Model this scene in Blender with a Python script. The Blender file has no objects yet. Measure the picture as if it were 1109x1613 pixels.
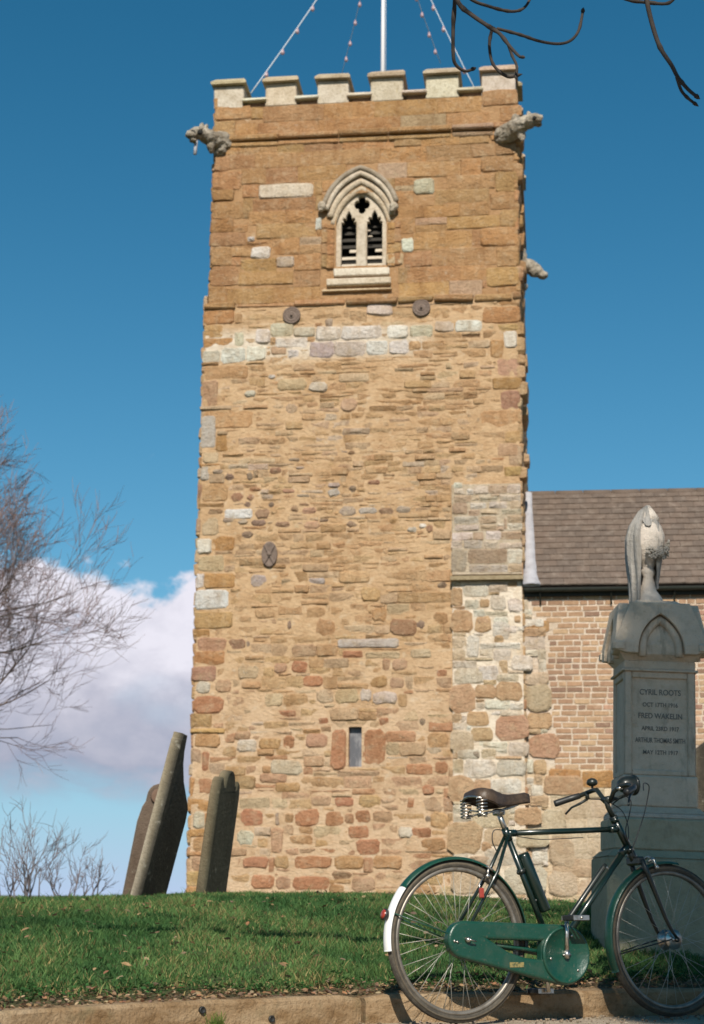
import bpy, bmesh, math, random
import numpy as np
from mathutils import Vector, Matrix, noise

# ------------------------------------------------------------------ camera, sky, sun, exposure
scn = bpy.context.scene
R = math.radians
rng = random.Random(7)
F_PX, PW, PH, HORIZON, EYE, ROLL = 2600.0, 1109.0, 1613.0, 1412.0, 0.55, R(0.5)
PITCH = math.atan((HORIZON - PH / 2) / F_PX)
CAM_R = Matrix.Rotation(math.pi / 2 + PITCH, 3, 'X') @ Matrix.Rotation(ROLL, 3, 'Z')
CAM_P = Vector((0, 0, EYE))
cam_data = bpy.data.cameras.new('camera')
cam_data.sensor_fit = 'VERTICAL'
cam_data.sensor_height = 36.0
cam_data.lens = 36.0 * F_PX / PH
cam_data.clip_start = 0.05
cam_data.clip_end = 8000
cam_data.dof.use_dof = True
cam_data.dof.focus_distance = 7.6
cam_data.dof.aperture_fstop = 5.0
cam = bpy.data.objects.new('camera', cam_data)
scn.collection.objects.link(cam)
cam.matrix_world = Matrix.Translation(CAM_P) @ CAM_R.to_4x4()
scn.camera = cam

SUN_EL, SUN_AZ = R(38), R(2)          # azimuth: a little to the left of straight behind the camera
SUN_DIR = Vector((-math.sin(SUN_AZ) * math.cos(SUN_EL), -math.cos(SUN_AZ) * math.cos(SUN_EL), math.sin(SUN_EL)))
sun_l = bpy.data.lights.new('sun', 'SUN')
sun_l.energy = 4.4
sun_l.angle = R(0.55)
sun_l.color = (1.0, 0.93, 0.82)
sun = bpy.data.objects.new('sun', sun_l)
scn.collection.objects.link(sun)
sun.rotation_euler = SUN_DIR.to_track_quat('Z', 'Y').to_euler()
sun.location = SUN_DIR * 60

world = bpy.data.worlds.new('World')
scn.world = world
world.use_nodes = True
wn, wl = world.node_tree.nodes, world.node_tree.links
wn.clear()
SKY_K = 0.115


def wmath(op, a, b=None, clamp=False):
    n = wn.new('ShaderNodeMath')
    n.operation = op
    n.use_clamp = clamp
    for i, v in enumerate((a, b)):
        if v is None:
            continue
        if isinstance(v, (int, float)):
            n.inputs[i].default_value = v
        else:
            wl.new(v, n.inputs[i])
    return n.outputs[0]


def wrange(v, a, b, c=0.0, d=1.0):
    n = wn.new('ShaderNodeMapRange')
    n.interpolation_type = 'SMOOTHSTEP'
    wl.new(v, n.inputs['Value'])
    for k, x in zip(('From Min', 'From Max', 'To Min', 'To Max'), (a, b, c, d)):
        n.inputs[k].default_value = x
    return n.outputs['Result']


sky = wn.new('ShaderNodeTexSky')
sky.sky_type = 'NISHITA'
sky.sun_disc = False
sky.sun_elevation = SUN_EL
sky.sun_rotation = math.pi + SUN_AZ
sky.air_density = 1.0
sky.dust_density = 0.2
sky.ozone_density = 3.0
hs = wn.new('ShaderNodeHueSaturation')
hs.inputs['Hue'].default_value = 0.492
hs.inputs['Saturation'].default_value = 1.12
hs.inputs['Value'].default_value = 0.95
wl.new(sky.outputs[0], hs.inputs['Color'])
tc = wn.new('ShaderNodeTexCoord')
sep = wn.new('ShaderNodeSeparateXYZ')
wl.new(tc.outputs['Generated'], sep.inputs[0])
mp = wn.new('ShaderNodeMapping')
mp.inputs['Scale'].default_value = (1.0, 1.0, 1.7)
mp.inputs['Location'].default_value = (0.31, 0.0, 0.12)
wl.new(tc.outputs['Generated'], mp.inputs['Vector'])


def wnoise(scale, detail, rough, dist=0.0):
    n = wn.new('ShaderNodeTexNoise')
    n.inputs['Scale'].default_value = scale
    n.inputs['Detail'].default_value = detail
    n.inputs['Roughness'].default_value = rough
    n.inputs['Distortion'].default_value = dist
    wl.new(mp.outputs[0], n.inputs['Vector'])
    return n.outputs['Fac']


el = sep.outputs['Z']
n_big, n_mid, n_fine = wnoise(5.0, 3, .5), wnoise(17.0, 8, .6, .4), wnoise(60.0, 6, .6)
# a bank of cumulus all round the horizon: flat base near 3 degrees, billowing tops near 10
top_el = wmath('ADD', wmath('MULTIPLY', wmath('SUBTRACT', n_big, .5), .11), wmath('ADD', wmath('MULTIPLY', wmath('SUBTRACT', n_mid, .5), .10), wmath('MULTIPLY', wmath('SUBTRACT', n_fine, .5), .03)))
top_el = wmath('ADD', top_el, .186)
edge = wmath('SUBTRACT', top_el, el)
m_top = wrange(edge, -.004, .013)
base_n = wmath('ADD', el, wmath('MULTIPLY', wmath('SUBTRACT', n_mid, .5), .05))
m_base = wrange(base_n, .046, .080)
m_wisp = wmath('MULTIPLY', wrange(n_mid, .66, .80), wmath('MULTIPLY', wrange(el, .17, .2), wrange(el, .29, .22)))
mask = wmath('MULTIPLY', m_top, m_base)
mask = wmath('MULTIPLY', mask, wrange(n_big, .26, .38, .5, 1.0))
mask = wmath('MAXIMUM', mask, wmath('MULTIPLY', m_wisp, .5))
mask = wmath('MULTIPLY', mask, .88)
shade = wmath('ADD', wrange(el, .05, .175), wmath('MULTIPLY', wmath('SUBTRACT', n_mid, .5), 1.3), True)
shade = wmath('ADD', shade, wmath('MULTIPLY', wmath('SUBTRACT', n_fine, .5), .35), True)
cr = wn.new('ShaderNodeValToRGB')
cr.color_ramp.elements[0].color = (0.27, 0.27, 0.355, 1)
cr.color_ramp.elements[1].color = (0.70, 0.655, 0.71, 1)
cm = cr.color_ramp.elements.new(.5)
cm.color = (0.44, 0.41, 0.475, 1)
wl.new(shade, cr.inputs[0])
sk = wn.new('ShaderNodeMix')
sk.data_type = 'RGBA'
sk.blend_type = 'MULTIPLY'
sk.inputs[0].default_value = 1.0
wl.new(hs.outputs[0], sk.inputs[6])
sk.inputs[7].default_value = (SKY_K * .10, SKY_K * .51, SKY_K * .565, 1)     # deep teal, as the film saw it
air = wmath('POWER', math.e, wmath('MULTIPLY', wmath('MAXIMUM', el, 0.0), -7.6))      # paler towards the horizon, all round
hz = wn.new('ShaderNodeMix')
hz.data_type = 'RGBA'
wl.new(air, hz.inputs[0])
hz.inputs[7].default_value = (0.36, 0.455, 0.62, 1)
mx = wn.new('ShaderNodeMix')
mx.data_type = 'RGBA'
wl.new(mask, mx.inputs[0])
wl.new(sk.outputs[2], hz.inputs[6])
wl.new(hz.outputs[2], mx.inputs[6])
wl.new(cr.outputs[0], mx.inputs[7])
dv = wn.new('ShaderNodeMix')
dv.data_type = 'RGBA'
dv.blend_type = 'DIVIDE'
dv.inputs[0].default_value = 1.0
wl.new(mx.outputs[2], dv.inputs[6])
dv.inputs[7].default_value = (SKY_K, SKY_K, SKY_K, 1)
bg = wn.new('ShaderNodeBackground')
bg.inputs['Strength'].default_value = SKY_K
wl.new(dv.outputs[2], bg.inputs['Color'])
wo = wn.new('ShaderNodeOutputWorld')
wl.new(bg.outputs[0], wo.inputs['Surface'])

scn.view_settings.view_transform = 'Standard'
scn.view_settings.look = 'None'
scn.view_settings.exposure = 0.42
scn.view_settings.gamma = 1.0
scn.view_settings.use_curve_mapping = False
scn.render.engine = 'CYCLES'
scn.cycles.use_denoising = True
scn.cycles.max_bounces = 6
scn.cycles.filter_width = 1.6


# ------------------------------------------------------------------ measuring: rays through photograph points, met with real planes
def ray(px, py):
    return CAM_R @ Vector(((px - PW / 2) / F_PX, (PH / 2 - py) / F_PX, -1.0))


def at(px, py, Y):
    d = ray(px, py)
    return CAM_P + d * (Y / d.y)


def at_z(px, py, z):
    d = ray(px, py)
    return CAM_P + d * ((z - EYE) / d.z)


def project(p):
    v = CAM_R.transposed() @ (Vector(p) - CAM_P)
    return PW / 2 + F_PX * v.x / -v.z, PH / 2 - F_PX * v.y / -v.z


# ------------------------------------------------------------------ helpers
def link(o, parent=None):
    scn.collection.objects.link(o)
    if parent is not None:
        o.parent = parent
    return o


def tag(o, label=None, cat=None, group=None, kind=None):
    if label:
        o['label'] = label
    if cat:
        o['category'] = cat
    if group:
        o['group'] = group
    if kind:
        o['kind'] = kind
    return o


def empty(name, M=None):
    o = bpy.data.objects.new(name, None)
    o.empty_display_size = .2
    scn.collection.objects.link(o)
    if M is not None:
        o.matrix_world = M
    return o


class MB:
    """collects shapes into one mesh, with a tint per vertex"""

    def __init__(self):
        self.v, self.f, self.c, self.s = [], [], [], []

    def add(self, vs, fs, col=(1, 1, 1), smooth=False, M=None):
        b = len(self.v)
        if M is not None:
            vs = [M @ Vector(q) for q in vs]
        self.v.extend(tuple(q) for q in vs)
        if col and isinstance(col[0], (tuple, list)):
            self.c.extend(col)
        else:
            self.c.extend([tuple(col)] * len(vs))
        for q in fs:
            self.f.append(tuple(b + i for i in q))
            self.s.append(smooth)
        return self

    def box(self, c, s, b=0.004, col=(1, 1, 1), M=None, jit=0.0, rg=None):
        hx, hy, hz = s[0] / 2, s[1] / 2, s[2] / 2
        b = min(b, hx * .45, hy * .45, hz * .45)
        vs, idx = [], {}
        for sx in (-1, 1):
            for sy in (-1, 1):
                for sz in (-1, 1):
                    j = Vector((rg.uniform(-jit, jit), rg.uniform(-jit, jit), rg.uniform(-jit, jit))) if jit else Vector((0, 0, 0))
                    for ax in range(3):
                        p = [sx * hx, sy * hy, sz * hz]
                        for k in range(3):
                            if k != ax:
                                p[k] -= (sx, sy, sz)[k] * b
                        idx[(sx, sy, sz, ax)] = len(vs)
                        vs.append(Vector(c) + Vector(p) + j)
        fs = []
        for ax in range(3):
            o1, o2 = [(1, 2), (2, 0), (0, 1)][ax]
            for s0 in (-1, 1):
                q = []
                for (a, d) in ((-1, -1), (1, -1), (1, 1), (-1, 1)):
                    t = [0, 0, 0]
                    t[ax], t[o1], t[o2] = s0, a, d
                    q.append(idx[(*t, ax)])
                fs.append(q if s0 > 0 else q[::-1])
        for ax in range(3):                      # edges running along ax
            o1, o2 = [(1, 2), (2, 0), (0, 1)][ax]
            for a in (-1, 1):
                for d in (-1, 1):
                    t0, t1 = [0, 0, 0], [0, 0, 0]
                    t0[ax], t1[ax] = -1, 1
                    t0[o1] = t1[o1] = a
                    t0[o2] = t1[o2] = d
                    q = [idx[(*t0, o1)], idx[(*t1, o1)], idx[(*t1, o2)], idx[(*t0, o2)]]
                    fs.append(q if a * d < 0 else q[::-1])
        for sx in (-1, 1):
            for sy in (-1, 1):
                for sz in (-1, 1):
                    q = [idx[(sx, sy, sz, k)] for k in range(3)]
                    fs.append(q if sx * sy * sz > 0 else q[::-1])
        return self.add(vs, fs, col, False, M)

    def tube(self, path, r, n=8, col=(1, 1, 1), cap=True, closed=False, M=None, smooth=True):
        P = [Vector(p) for p in path]
        m = len(P)
        rs = list(r) if isinstance(r, (list, tuple)) else [r] * m
        vs, fs = [], []
        up = None
        for i in range(m):
            t = (P[(i + 1) % m] - P[i - 1]) if closed else (P[min(i + 1, m - 1)] - P[max(i - 1, 0)])
            if t.length < 1e-9:
                t = Vector((0, 0, 1))
            t.normalize()
            if up is None:
                up = Vector((0, 0, 1)) if abs(t.z) < .9 else Vector((1, 0, 0))
            a = t.cross(up)
            if a.length < 1e-6:
                a = t.orthogonal()
            a.normalize()
            bq = a.cross(t).normalized()
            up = bq
            for k in range(n):
                w = 2 * math.pi * k / n
                vs.append(P[i] + (a * math.cos(w) + bq * math.sin(w)) * rs[i])
        for i in range(m if closed else m - 1):
            j = (i + 1) % m
            for k in range(n):
                l = (k + 1) % n
                fs.append((i * n + k, i * n + l, j * n + l, j * n + k))
        if cap and not closed:
            fs.append(tuple(range(n - 1, -1, -1)))
            fs.append(tuple((m - 1) * n + k for k in range(n)))
        return self.add(vs, fs, col, smooth, M)

    def lathe(self, prof, n=24, col=(1, 1, 1), M=None, smooth=True):
        vs, fs = [], []
        m = len(prof)
        for (r_, z) in prof:
            for k in range(n):
                w = 2 * math.pi * k / n
                vs.append((max(r_, 1e-4) * math.cos(w), max(r_, 1e-4) * math.sin(w), z))
        for i in range(m - 1):
            for k in range(n):
                l = (k + 1) % n
                fs.append((i * n + k, i * n + l, (i + 1) * n + l, (i + 1) * n + k))
        fs.append(tuple(range(n - 1, -1, -1)))
        fs.append(tuple((m - 1) * n + k for k in range(n)))
        return self.add(vs, fs, col, smooth, M)

    def ring(self, R_, prof, n=64, M=None, col=(1, 1, 1), a0=0.0, a1=2 * math.pi, y0=0.0):
        """closed profile [(dr, dy)] swept about the y axis (wheel plane xz)"""
        full = abs(a1 - a0 - 2 * math.pi) < 1e-6
        m = len(prof)
        cnt = n if full else n + 1
        vs, fs = [], []
        for i in range(cnt):
            w = a0 + (a1 - a0) * i / n
            for (dr, dy) in prof:
                vs.append(((R_ + dr) * math.cos(w), y0 + dy, (R_ + dr) * math.sin(w)))
        for i in range(n):
            j = (i + 1) % cnt
            for k in range(m):
                l = (k + 1) % m
                fs.append((i * m + k, i * m + l, j * m + l, j * m + k))
        if not full:
            fs.append(tuple(range(m)))
            fs.append(tuple((cnt - 1) * m + k for k in range(m - 1, -1, -1)))
        return self.add(vs, fs, col, True, M)

    def prism(self, poly, y0, y1, col=(1, 1, 1), M=None):
        """outline in xz (anticlockwise seen from -y) extruded along y"""
        n = len(poly)
        vs = [(x, y0, z) for x, z in poly] + [(x, y1, z) for x, z in poly]
        fs = [tuple(range(n)), tuple(range(2 * n - 1, n - 1, -1))]
        for i in range(n):
            j = (i + 1) % n
            fs.append((j, i, n + i, n + j))
        return self.add(vs, fs, col, False, M)

    def mesh(self, name):
        me = bpy.data.meshes.new(name)
        me.from_pydata(self.v, [], self.f)
        me.polygons.foreach_set('use_smooth', self.s)
        a = me.attributes.new('tint', 'FLOAT_COLOR', 'POINT')
        cc = np.ones((len(self.v), 4), np.float32)
        cc[:, :3] = np.array(self.c, np.float32).reshape(-1, 3)
        a.data.foreach_set('color', cc.ravel())
        me.update()
        return me

    def build(self, name, m, parent=None):
        o = bpy.data.objects.new(name, self.mesh(name))
        o.data.materials.append(m)
        return link(o, parent)


def curve_mesh(outer, holes=(), depth=.1, bevel=0.0, res=2, y0=0.0):
    """outline with holes in (x, z), thickness along y from y0, as a mesh in xz"""
    cu = bpy.data.curves.new('outline', 'CURVE')
    cu.dimensions = '2D'
    cu.fill_mode = 'BOTH'
    for pts in [outer] + list(holes):
        sp = cu.splines.new('POLY')
        sp.points.add(len(pts) - 1)
        for q, (x, z) in zip(sp.points, pts):
            q.co = (x, z, 0, 1)
        sp.use_cyclic_u = True
    cu.extrude = max(depth / 2 - bevel, 0)
    cu.bevel_depth = bevel
    cu.bevel_resolution = res
    cu.offset = -bevel
    o = bpy.data.objects.new('outline', cu)
    scn.collection.objects.link(o)
    dg = bpy.context.evaluated_depsgraph_get()
    me = bpy.data.meshes.new_from_object(o.evaluated_get(dg))
    vs = [(v.co.x, y0 + depth / 2 - v.co.z, v.co.y) for v in me.vertices]
    fs = [tuple(p.vertices) for p in me.polygons]
    bpy.data.objects.remove(o)
    bpy.data.curves.remove(cu)
    bpy.data.meshes.remove(me)
    return vs, fs


def blob_mesh(balls, voxel, disp=0.0, seed=0, smooth=4):
    """a carved lump: overlapping balls [(centre, radii)] fused by remeshing, then roughened"""
    bm = bmesh.new()
    for c, r in balls:
        r = r if isinstance(r, (tuple, list)) else (r, r, r)
        bmesh.ops.create_icosphere(bm, subdivisions=3, radius=1.0, matrix=Matrix.Translation(Vector(c)) @ Matrix.Diagonal((*r, 1)))
    me = bpy.data.meshes.new('lump')
    bm.to_mesh(me)
    bm.free()
    o = bpy.data.objects.new('lump', me)
    scn.collection.objects.link(o)
    md = o.modifiers.new('r', 'REMESH')
    md.mode = 'VOXEL'
    md.voxel_size = voxel
    sm = o.modifiers.new('s', 'SMOOTH')
    sm.iterations = smooth
    dg = bpy.context.evaluated_depsgraph_get()
    m2 = bpy.data.meshes.new_from_object(o.evaluated_get(dg))
    bpy.data.objects.remove(o)
    if disp:
        nrm = [v.normal.copy() for v in m2.vertices]
        for v, nn in zip(m2.vertices, nrm):
            v.co += nn * disp * (noise.noise(v.co * 14 + Vector((seed, 0, 0))) + .6 * noise.noise(v.co * 34))
    vs = [tuple(v.co) for v in m2.vertices]
    fs = [tuple(p.vertices) for p in m2.polygons]
    bpy.data.meshes.remove(m2)
    return vs, fs


# ------------------------------------------------------------------ materials
def mat(name, col=None, rough=.85, layers=(), bumps=(), metal=0.0, coat=0.0, spec=.3, per_object=None, gain=None, trans=0.0):
    """col None: the tint attribute is the colour. layers: (scale, low, high, colour, mode, strength, stretch). bumps: (scale, distance, stretch)"""
    m = bpy.data.materials.new(name)
    m.use_nodes = True
    nt = m.node_tree
    N, L = nt.nodes, nt.links
    p = N['Principled BSDF']
    p.inputs['Roughness'].default_value = rough
    p.inputs['Metallic'].default_value = metal
    p.inputs['Specular IOR Level'].default_value = spec
    p.inputs['Coat Weight'].default_value = coat
    p.inputs['Coat Roughness'].default_value = .12
    geo = N.new('ShaderNodeNewGeometry')
    pos = geo.outputs['Position']
    if per_object:
        oi = N.new('ShaderNodeObjectInfo')
        rp = N.new('ShaderNodeValToRGB')
        rp.color_ramp.interpolation = 'CONSTANT' if len(per_object) > 2 else 'LINEAR'
        while len(rp.color_ramp.elements) < len(per_object):
            rp.color_ramp.elements.new(.5)
        for i, e in enumerate(rp.color_ramp.elements):
            e.position = i / len(per_object)
            e.color = (*per_object[i], 1)
        L.new(oi.outputs['Random'], rp.inputs[0])
        out = rp.outputs[0]
    elif col is None:
        at_ = N.new('ShaderNodeAttribute')
        at_.attribute_name = 'tint'
        out = at_.outputs['Color']
    else:
        rgb = N.new('ShaderNodeRGB')
        rgb.outputs[0].default_value = (*col, 1)
        out = rgb.outputs[0]

    def vec(stretch):
        if not stretch:
            return pos
        mpn = N.new('ShaderNodeMapping')
        mpn.inputs['Scale'].default_value = stretch
        L.new(pos, mpn.inputs['Vector'])
        return mpn.outputs[0]

    for lay in layers:
        scale, lo, hi, c2, mode, st = lay[:6]
        nz = N.new('ShaderNodeTexNoise')
        nz.inputs['Scale'].default_value = scale
        nz.inputs['Detail'].default_value = 7
        nz.inputs['Roughness'].default_value = .62
        L.new(vec(lay[6] if len(lay) > 6 else None), nz.inputs['Vector'])
        mr = N.new('ShaderNodeMapRange')
        mr.inputs['From Min'].default_value = lo
        mr.inputs['From Max'].default_value = hi
        mr.inputs['To Max'].default_value = st
        L.new(nz.outputs['Fac'], mr.inputs['Value'])
        mxn = N.new('ShaderNodeMix')
        mxn.data_type = 'RGBA'
        mxn.blend_type = mode
        L.new(mr.outputs[0], mxn.inputs[0])
        L.new(out, mxn.inputs[6])
        mxn.inputs[7].default_value = (*c2, 1)
        out = mxn.outputs[2]
    L.new(out, p.inputs['Base Color'])
    nrm = None
    for bmp in bumps:
        scale, dist = bmp[:2]
        nz = N.new('ShaderNodeTexNoise')
        nz.inputs['Scale'].default_value = scale
        nz.inputs['Detail'].default_value = 6
        nz.inputs['Roughness'].default_value = .65
        L.new(vec(bmp[2] if len(bmp) > 2 else None), nz.inputs['Vector'])
        bn = N.new('ShaderNodeBump')
        bn.inputs['Strength'].default_value = 1.0
        bn.inputs['Distance'].default_value = dist
        L.new(nz.outputs['Fac'], bn.inputs['Height'])
        if nrm is not None:
            L.new(nrm, bn.inputs['Normal'])
        nrm = bn.outputs[0]
    if nrm is not None:
        L.new(nrm, p.inputs['Normal'])
    if trans:
        p.inputs['Subsurface Weight'].default_value = 0
        tl = N.new('ShaderNodeBsdfTranslucent')
        L.new(out, tl.inputs['Color'])
        ms = N.new('ShaderNodeMixShader')
        ms.inputs[0].default_value = trans
        L.new(p.outputs[0], ms.inputs[1])
        L.new(tl.outputs[0], ms.inputs[2])
        L.new(ms.outputs[0], N['Material Output'].inputs['Surface'])
    return m


M = {}
M['stone'] = mat('weathered_stone', None, .93, [
    (3.1, .45, .75, (.72, .60, .48), 'MULTIPLY', .7),
    (9, .50, .72, (.58, .44, .28), 'MIX', .55),
    (34, .40, .75, (.60, .52, .44), 'MULTIPLY', .6),
    (1.1, .50, .74, (.74, .66, .58), 'MULTIPLY', .6, (1, 1, .6)),
    (15, .64, .74, (.62, .58, .50), 'MIX', .45),
    (7, .50, .70, (.68, .60, .52), 'MULTIPLY', .6, (1, 1, .22)),
    (70, .63, .70, (.12, .10, .08), 'MIX', .5)], [(9, .05, (1, 1, 1.6)), (24, .034, (1, 1, 1.5)), (80, .014)])
M['mortar'] = mat('lime_mortar', None, .95, [
    (2.3, .45, .7, (.72, .62, .50), 'MULTIPLY', .7),
    (14, .48, .72, (.74, .64, .52), 'MULTIPLY', .55),
    (6, .58, .72, (.62, .53, .40), 'MIX', .5)], [(16, .035, (1, 1, 1.8)), (70, .014)])
M['brick'] = mat('old_brick', None, .9, [
    (30, .4, .75, (.55, .45, .40), 'MULTIPLY', .7), (8, .55, .75, (.55, .42, .30), 'MIX', .35)], [(60, .008)],
    per_object=[(.36, .225, .135), (.30, .185, .115), (.42, .275, .165), (.35, .215, .135), (.25, .155, .105), (.46, .315, .19), (.39, .24, .145)])
M['brickmass'] = mat('old_brickwork', None, .9, [(30, .4, .75, (.55, .45, .40), 'MULTIPLY', .7)], [(60, .008)])
M['tile'] = mat('brown_roof_tile', None, .9, [
    (40, .4, .75, (.6, .55, .5), 'MULTIPLY', .6), (7, .5, .8, (.33, .27, .22), 'MIX', .5)], [(90, .003)],
    per_object=[(.140, .104, .082), (.126, .095, .076), (.152, .112, .088), (.134, .102, .082), (.146, .108, .084)])
M['tilemass'] = mat('brown_roof_tiles', (.14, .104, .082), .9, [(40, .4, .75, (.6, .55, .5), 'MULTIPLY', .6)])
M['lead'] = mat('pale_lead', (.41, .40, .42), .7, [(6, .45, .7, (.72, .70, .70), 'MULTIPLY', .8), (40, .5, .7, (.6, .6, .6), 'MULTIPLY', .5)], [(12, .02)])
M['gutter'] = mat('black_iron', (.022, .026, .022), .55, [(20, .5, .7, (.05, .045, .035), 'MIX', .6)])
M['iron'] = mat('rusted_iron', (.17, .125, .10), .85, [(25, .45, .7, (.10, .07, .055), 'MIX', .8), (60, .5, .7, (.26, .22, .19), 'MIX', .5)], [(60, .006)])
M['carved'] = mat('pale_carved_stone', None, .92, [
    (5, .42, .72, (.66, .60, .52), 'MULTIPLY', .8), (26, .5, .72, (.52, .46, .38), 'MULTIPLY', .7),
    (11, .62, .72, (.50, .40, .22), 'MIX', .5)], [(30, .02), (90, .008)])
M['grimed'] = mat('grimed_carved_stone', None, .95, [
    (4, .40, .62, (.42, .38, .33), 'MULTIPLY', .9), (14, .46, .66, (.16, .145, .12), 'MIX', .7), (30, .55, .7, (.55, .50, .40), 'MIX', .5)], [(18, .04), (60, .015)])
M['wood'] = mat('weathered_boards', None, .9, [(18, .4, .7, (.6, .55, .5), 'MULTIPLY', .7, (1, 1, 6))])
M['dark'] = mat('recess_shade', (.018, .017, .015), .9, [(18, .4, .7, (.04, .036, .03), 'MIX', .7, (1, 1, 6))])  # near-black colour standing for shade in the belfry and eye sockets
M['glass'] = mat('dim_leaded_glass', (.10, .10, .11), .35, [(9, .45, .62, (.30, .29, .29), 'MIX', .75, (1, 1, .45)), (50, .66, .7, (.5, .5, .5), 'MIX', .6)], spec=.5)
M['memorial'] = mat('grey_memorial_stone', None, .9, [
    (4, .45, .75, (.72, .70, .64), 'MULTIPLY', .7), (18, .5, .75, (.66, .62, .54), 'MULTIPLY', .5),
    (7, .58, .74, (.17, .15, .11), 'MIX', .7, (1.5, 1.5, .5)), (60, .62, .70, (.12, .11, .09), 'MIX', .35)], [(40, .010), (120, .004)])
M['letters'] = mat('dull_lettering', (.19, .175, .15), .85)
M['slab_dark'] = mat('blackened_headstone', None, .9, [
    (6, .45, .7, (.55, .50, .45), 'MULTIPLY', .8, (1, 1, .35)), (28, .58, .70, (.16, .14, .09), 'MIX', .5),
    (9, .62, .70, (.34, .32, .26), 'MIX', .5)], [(35, .012), (110, .005)])
M['kerb'] = mat('tan_kerb_stone', None, .92, [
    (1.4, .45, .65, (.60, .52, .42), 'MULTIPLY', .8, (1, 1, 3)),
    (3, .42, .66, (.66, .58, .46), 'MULTIPLY', .9, (1, 1, 2.5)), (12, .5, .7, (.70, .62, .5), 'MULTIPLY', .7, (1, 1, 2)),
    (45, .52, .72, (.62, .55, .46), 'MULTIPLY', .7), (5, .58, .72, (.16, .15, .08), 'MIX', .5)], [(24, .018), (90, .007)])
M['road'] = mat('gritty_road', (.46, .37, .27), .95, [(9, .42, .7, (.62, .58, .5), 'MULTIPLY', .7), (120, .5, .7, (.42, .36, .28), 'MIX', .6), (160, .56, .68, (.07, .06, .05), 'MIX', .7)], [(90, .012)])
M['soil'] = mat('lawn_earth', None, .95, [(8, .45, .68, (.075, .085, .03), 'MIX', .8), (40, .42, .7, (.55, .5, .42), 'MULTIPLY', .8), (90, .6, .7, (.30, .22, .14), 'MIX', .7)], [(35, .03), (120, .012)])
M['grass'] = mat('grass_blade', None, .7, spec=.25, trans=.28)
M['leaf'] = mat('dry_leaf', None, .8, [(40, .45, .7, (.6, .5, .4), 'MULTIPLY', .6)], spec=.2, trans=.2)
M['bark'] = mat('grey_bark', None, .92, [(9, .45, .7, (.55, .5, .45), 'MULTIPLY', .7, (1, 1, .3)), (40, .55, .7, (.22, .22, .16), 'MIX', .4)], [(40, .02, (1, 1, .3))])
M['twig'] = mat('twig_bark', None, .85, [(30, .45, .7, (.6, .55, .5), 'MULTIPLY', .6)])
M['needle'] = mat('evergreen_needles', None, .7, trans=.15)
M['green'] = mat('green_enamel', (.005, .048, .029), .36, [(5, .45, .75, (.010, .056, .038), 'MIX', .6), (11, .5, .72, (.06, .075, .05), 'MIX', .45), (70, .60, .68, (.12, .10, .07), 'MIX', .5)], [(30, .003)], coat=.12, spec=.5)
M['black'] = mat('black_enamel', (.010, .014, .011), .38, [(12, .5, .7, (.035, .035, .026), 'MIX', .5), (50, .60, .68, (.08, .065, .045), 'MIX', .5)], coat=.15, spec=.5)
M['darkgreen'] = mat('dark_green_enamel', (.004, .013, .009), .30, [(50, .62, .70, (.07, .06, .045), 'MIX', .35)], coat=.4, spec=.5)
M['chrome'] = mat('worn_chrome', (.56, .53, .48), .32, [(40, .50, .66, (.24, .17, .11), 'MIX', .7)], metal=1.0)
M['spoke'] = mat('dull_spoke_steel', (.40, .38, .33), .45, metal=.5)
M['rim'] = mat('tarnished_rim', (.26, .235, .20), .42, [(24, .45, .68, (.14, .11, .08), 'MIX', .7)], metal=.6)
M['rubber'] = mat('tyre_rubber', (.055, .048, .038), .8, [(20, .45, .7, (.14, .12, .09), 'MIX', .6), (90, .5, .7, (.02, .02, .02), 'MIX', .4)], [(150, .002)])
M['sidewall'] = mat('tyre_sidewall', (.085, .070, .050), .85, [(30, .45, .7, (.17, .14, .10), 'MIX', .6)])
M['white'] = mat('white_paint', (.78, .77, .74), .4, [(18, .58, .72, (.55, .52, .45), 'MIX', .5)], coat=.15)
M['red'] = mat('red_lens', (.30, .035, .016), .35, spec=.6, coat=.4)
M['leather'] = mat('dark_leather', (.040, .026, .016), .45, [(14, .45, .7, (.10, .065, .04), 'MIX', .7), (60, .55, .7, (.13, .09, .06), 'MIX', .4)], [(60, .003)], spec=.5)
M['plastic'] = mat('black_plastic', (.018, .018, .017), .45, spec=.5)
M['gold'] = mat('faded_gold_transfer', (.24, .19, .075), .5, [(60, .5, .62, (.03, .06, .035), 'MIX', .9)])
M['pole'] = mat('white_pole_paint', (.72, .70, .70), .6)
M['rope'] = mat('pale_rope', (.46, .50, .53), .8)
M['bulb'] = mat('pink_glass_bulb', (.36, .25, .27), .3, spec=.5)

# stone colours (base colours of the stones themselves)
C = dict(ochre=(.50, .285, .125), ochre2=(.46, .272, .130), gold=(.54, .345, .165), tan=(.49, .345, .225), cream=(.60, .47, .315), pale=(.66, .57, .46),
         white=(.76, .71, .63), bright=(.78, .74, .70), pink=(.50, .30, .195), red=(.46, .205, .11), redbrown=(.34, .18, .115),
         brown=(.32, .20, .125), dark=(.23, .165, .13), grey=(.37, .315, .27), lgrey=(.53, .46, .41), mortar=(.58, .395, .235))


def vary(c, rg, a=.13):
    k = 1 + rg.uniform(-a, a)
    return tuple(max(0.0, min(.85, x * k * (1 + rg.uniform(-.05, .05)))) for x in c)


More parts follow.
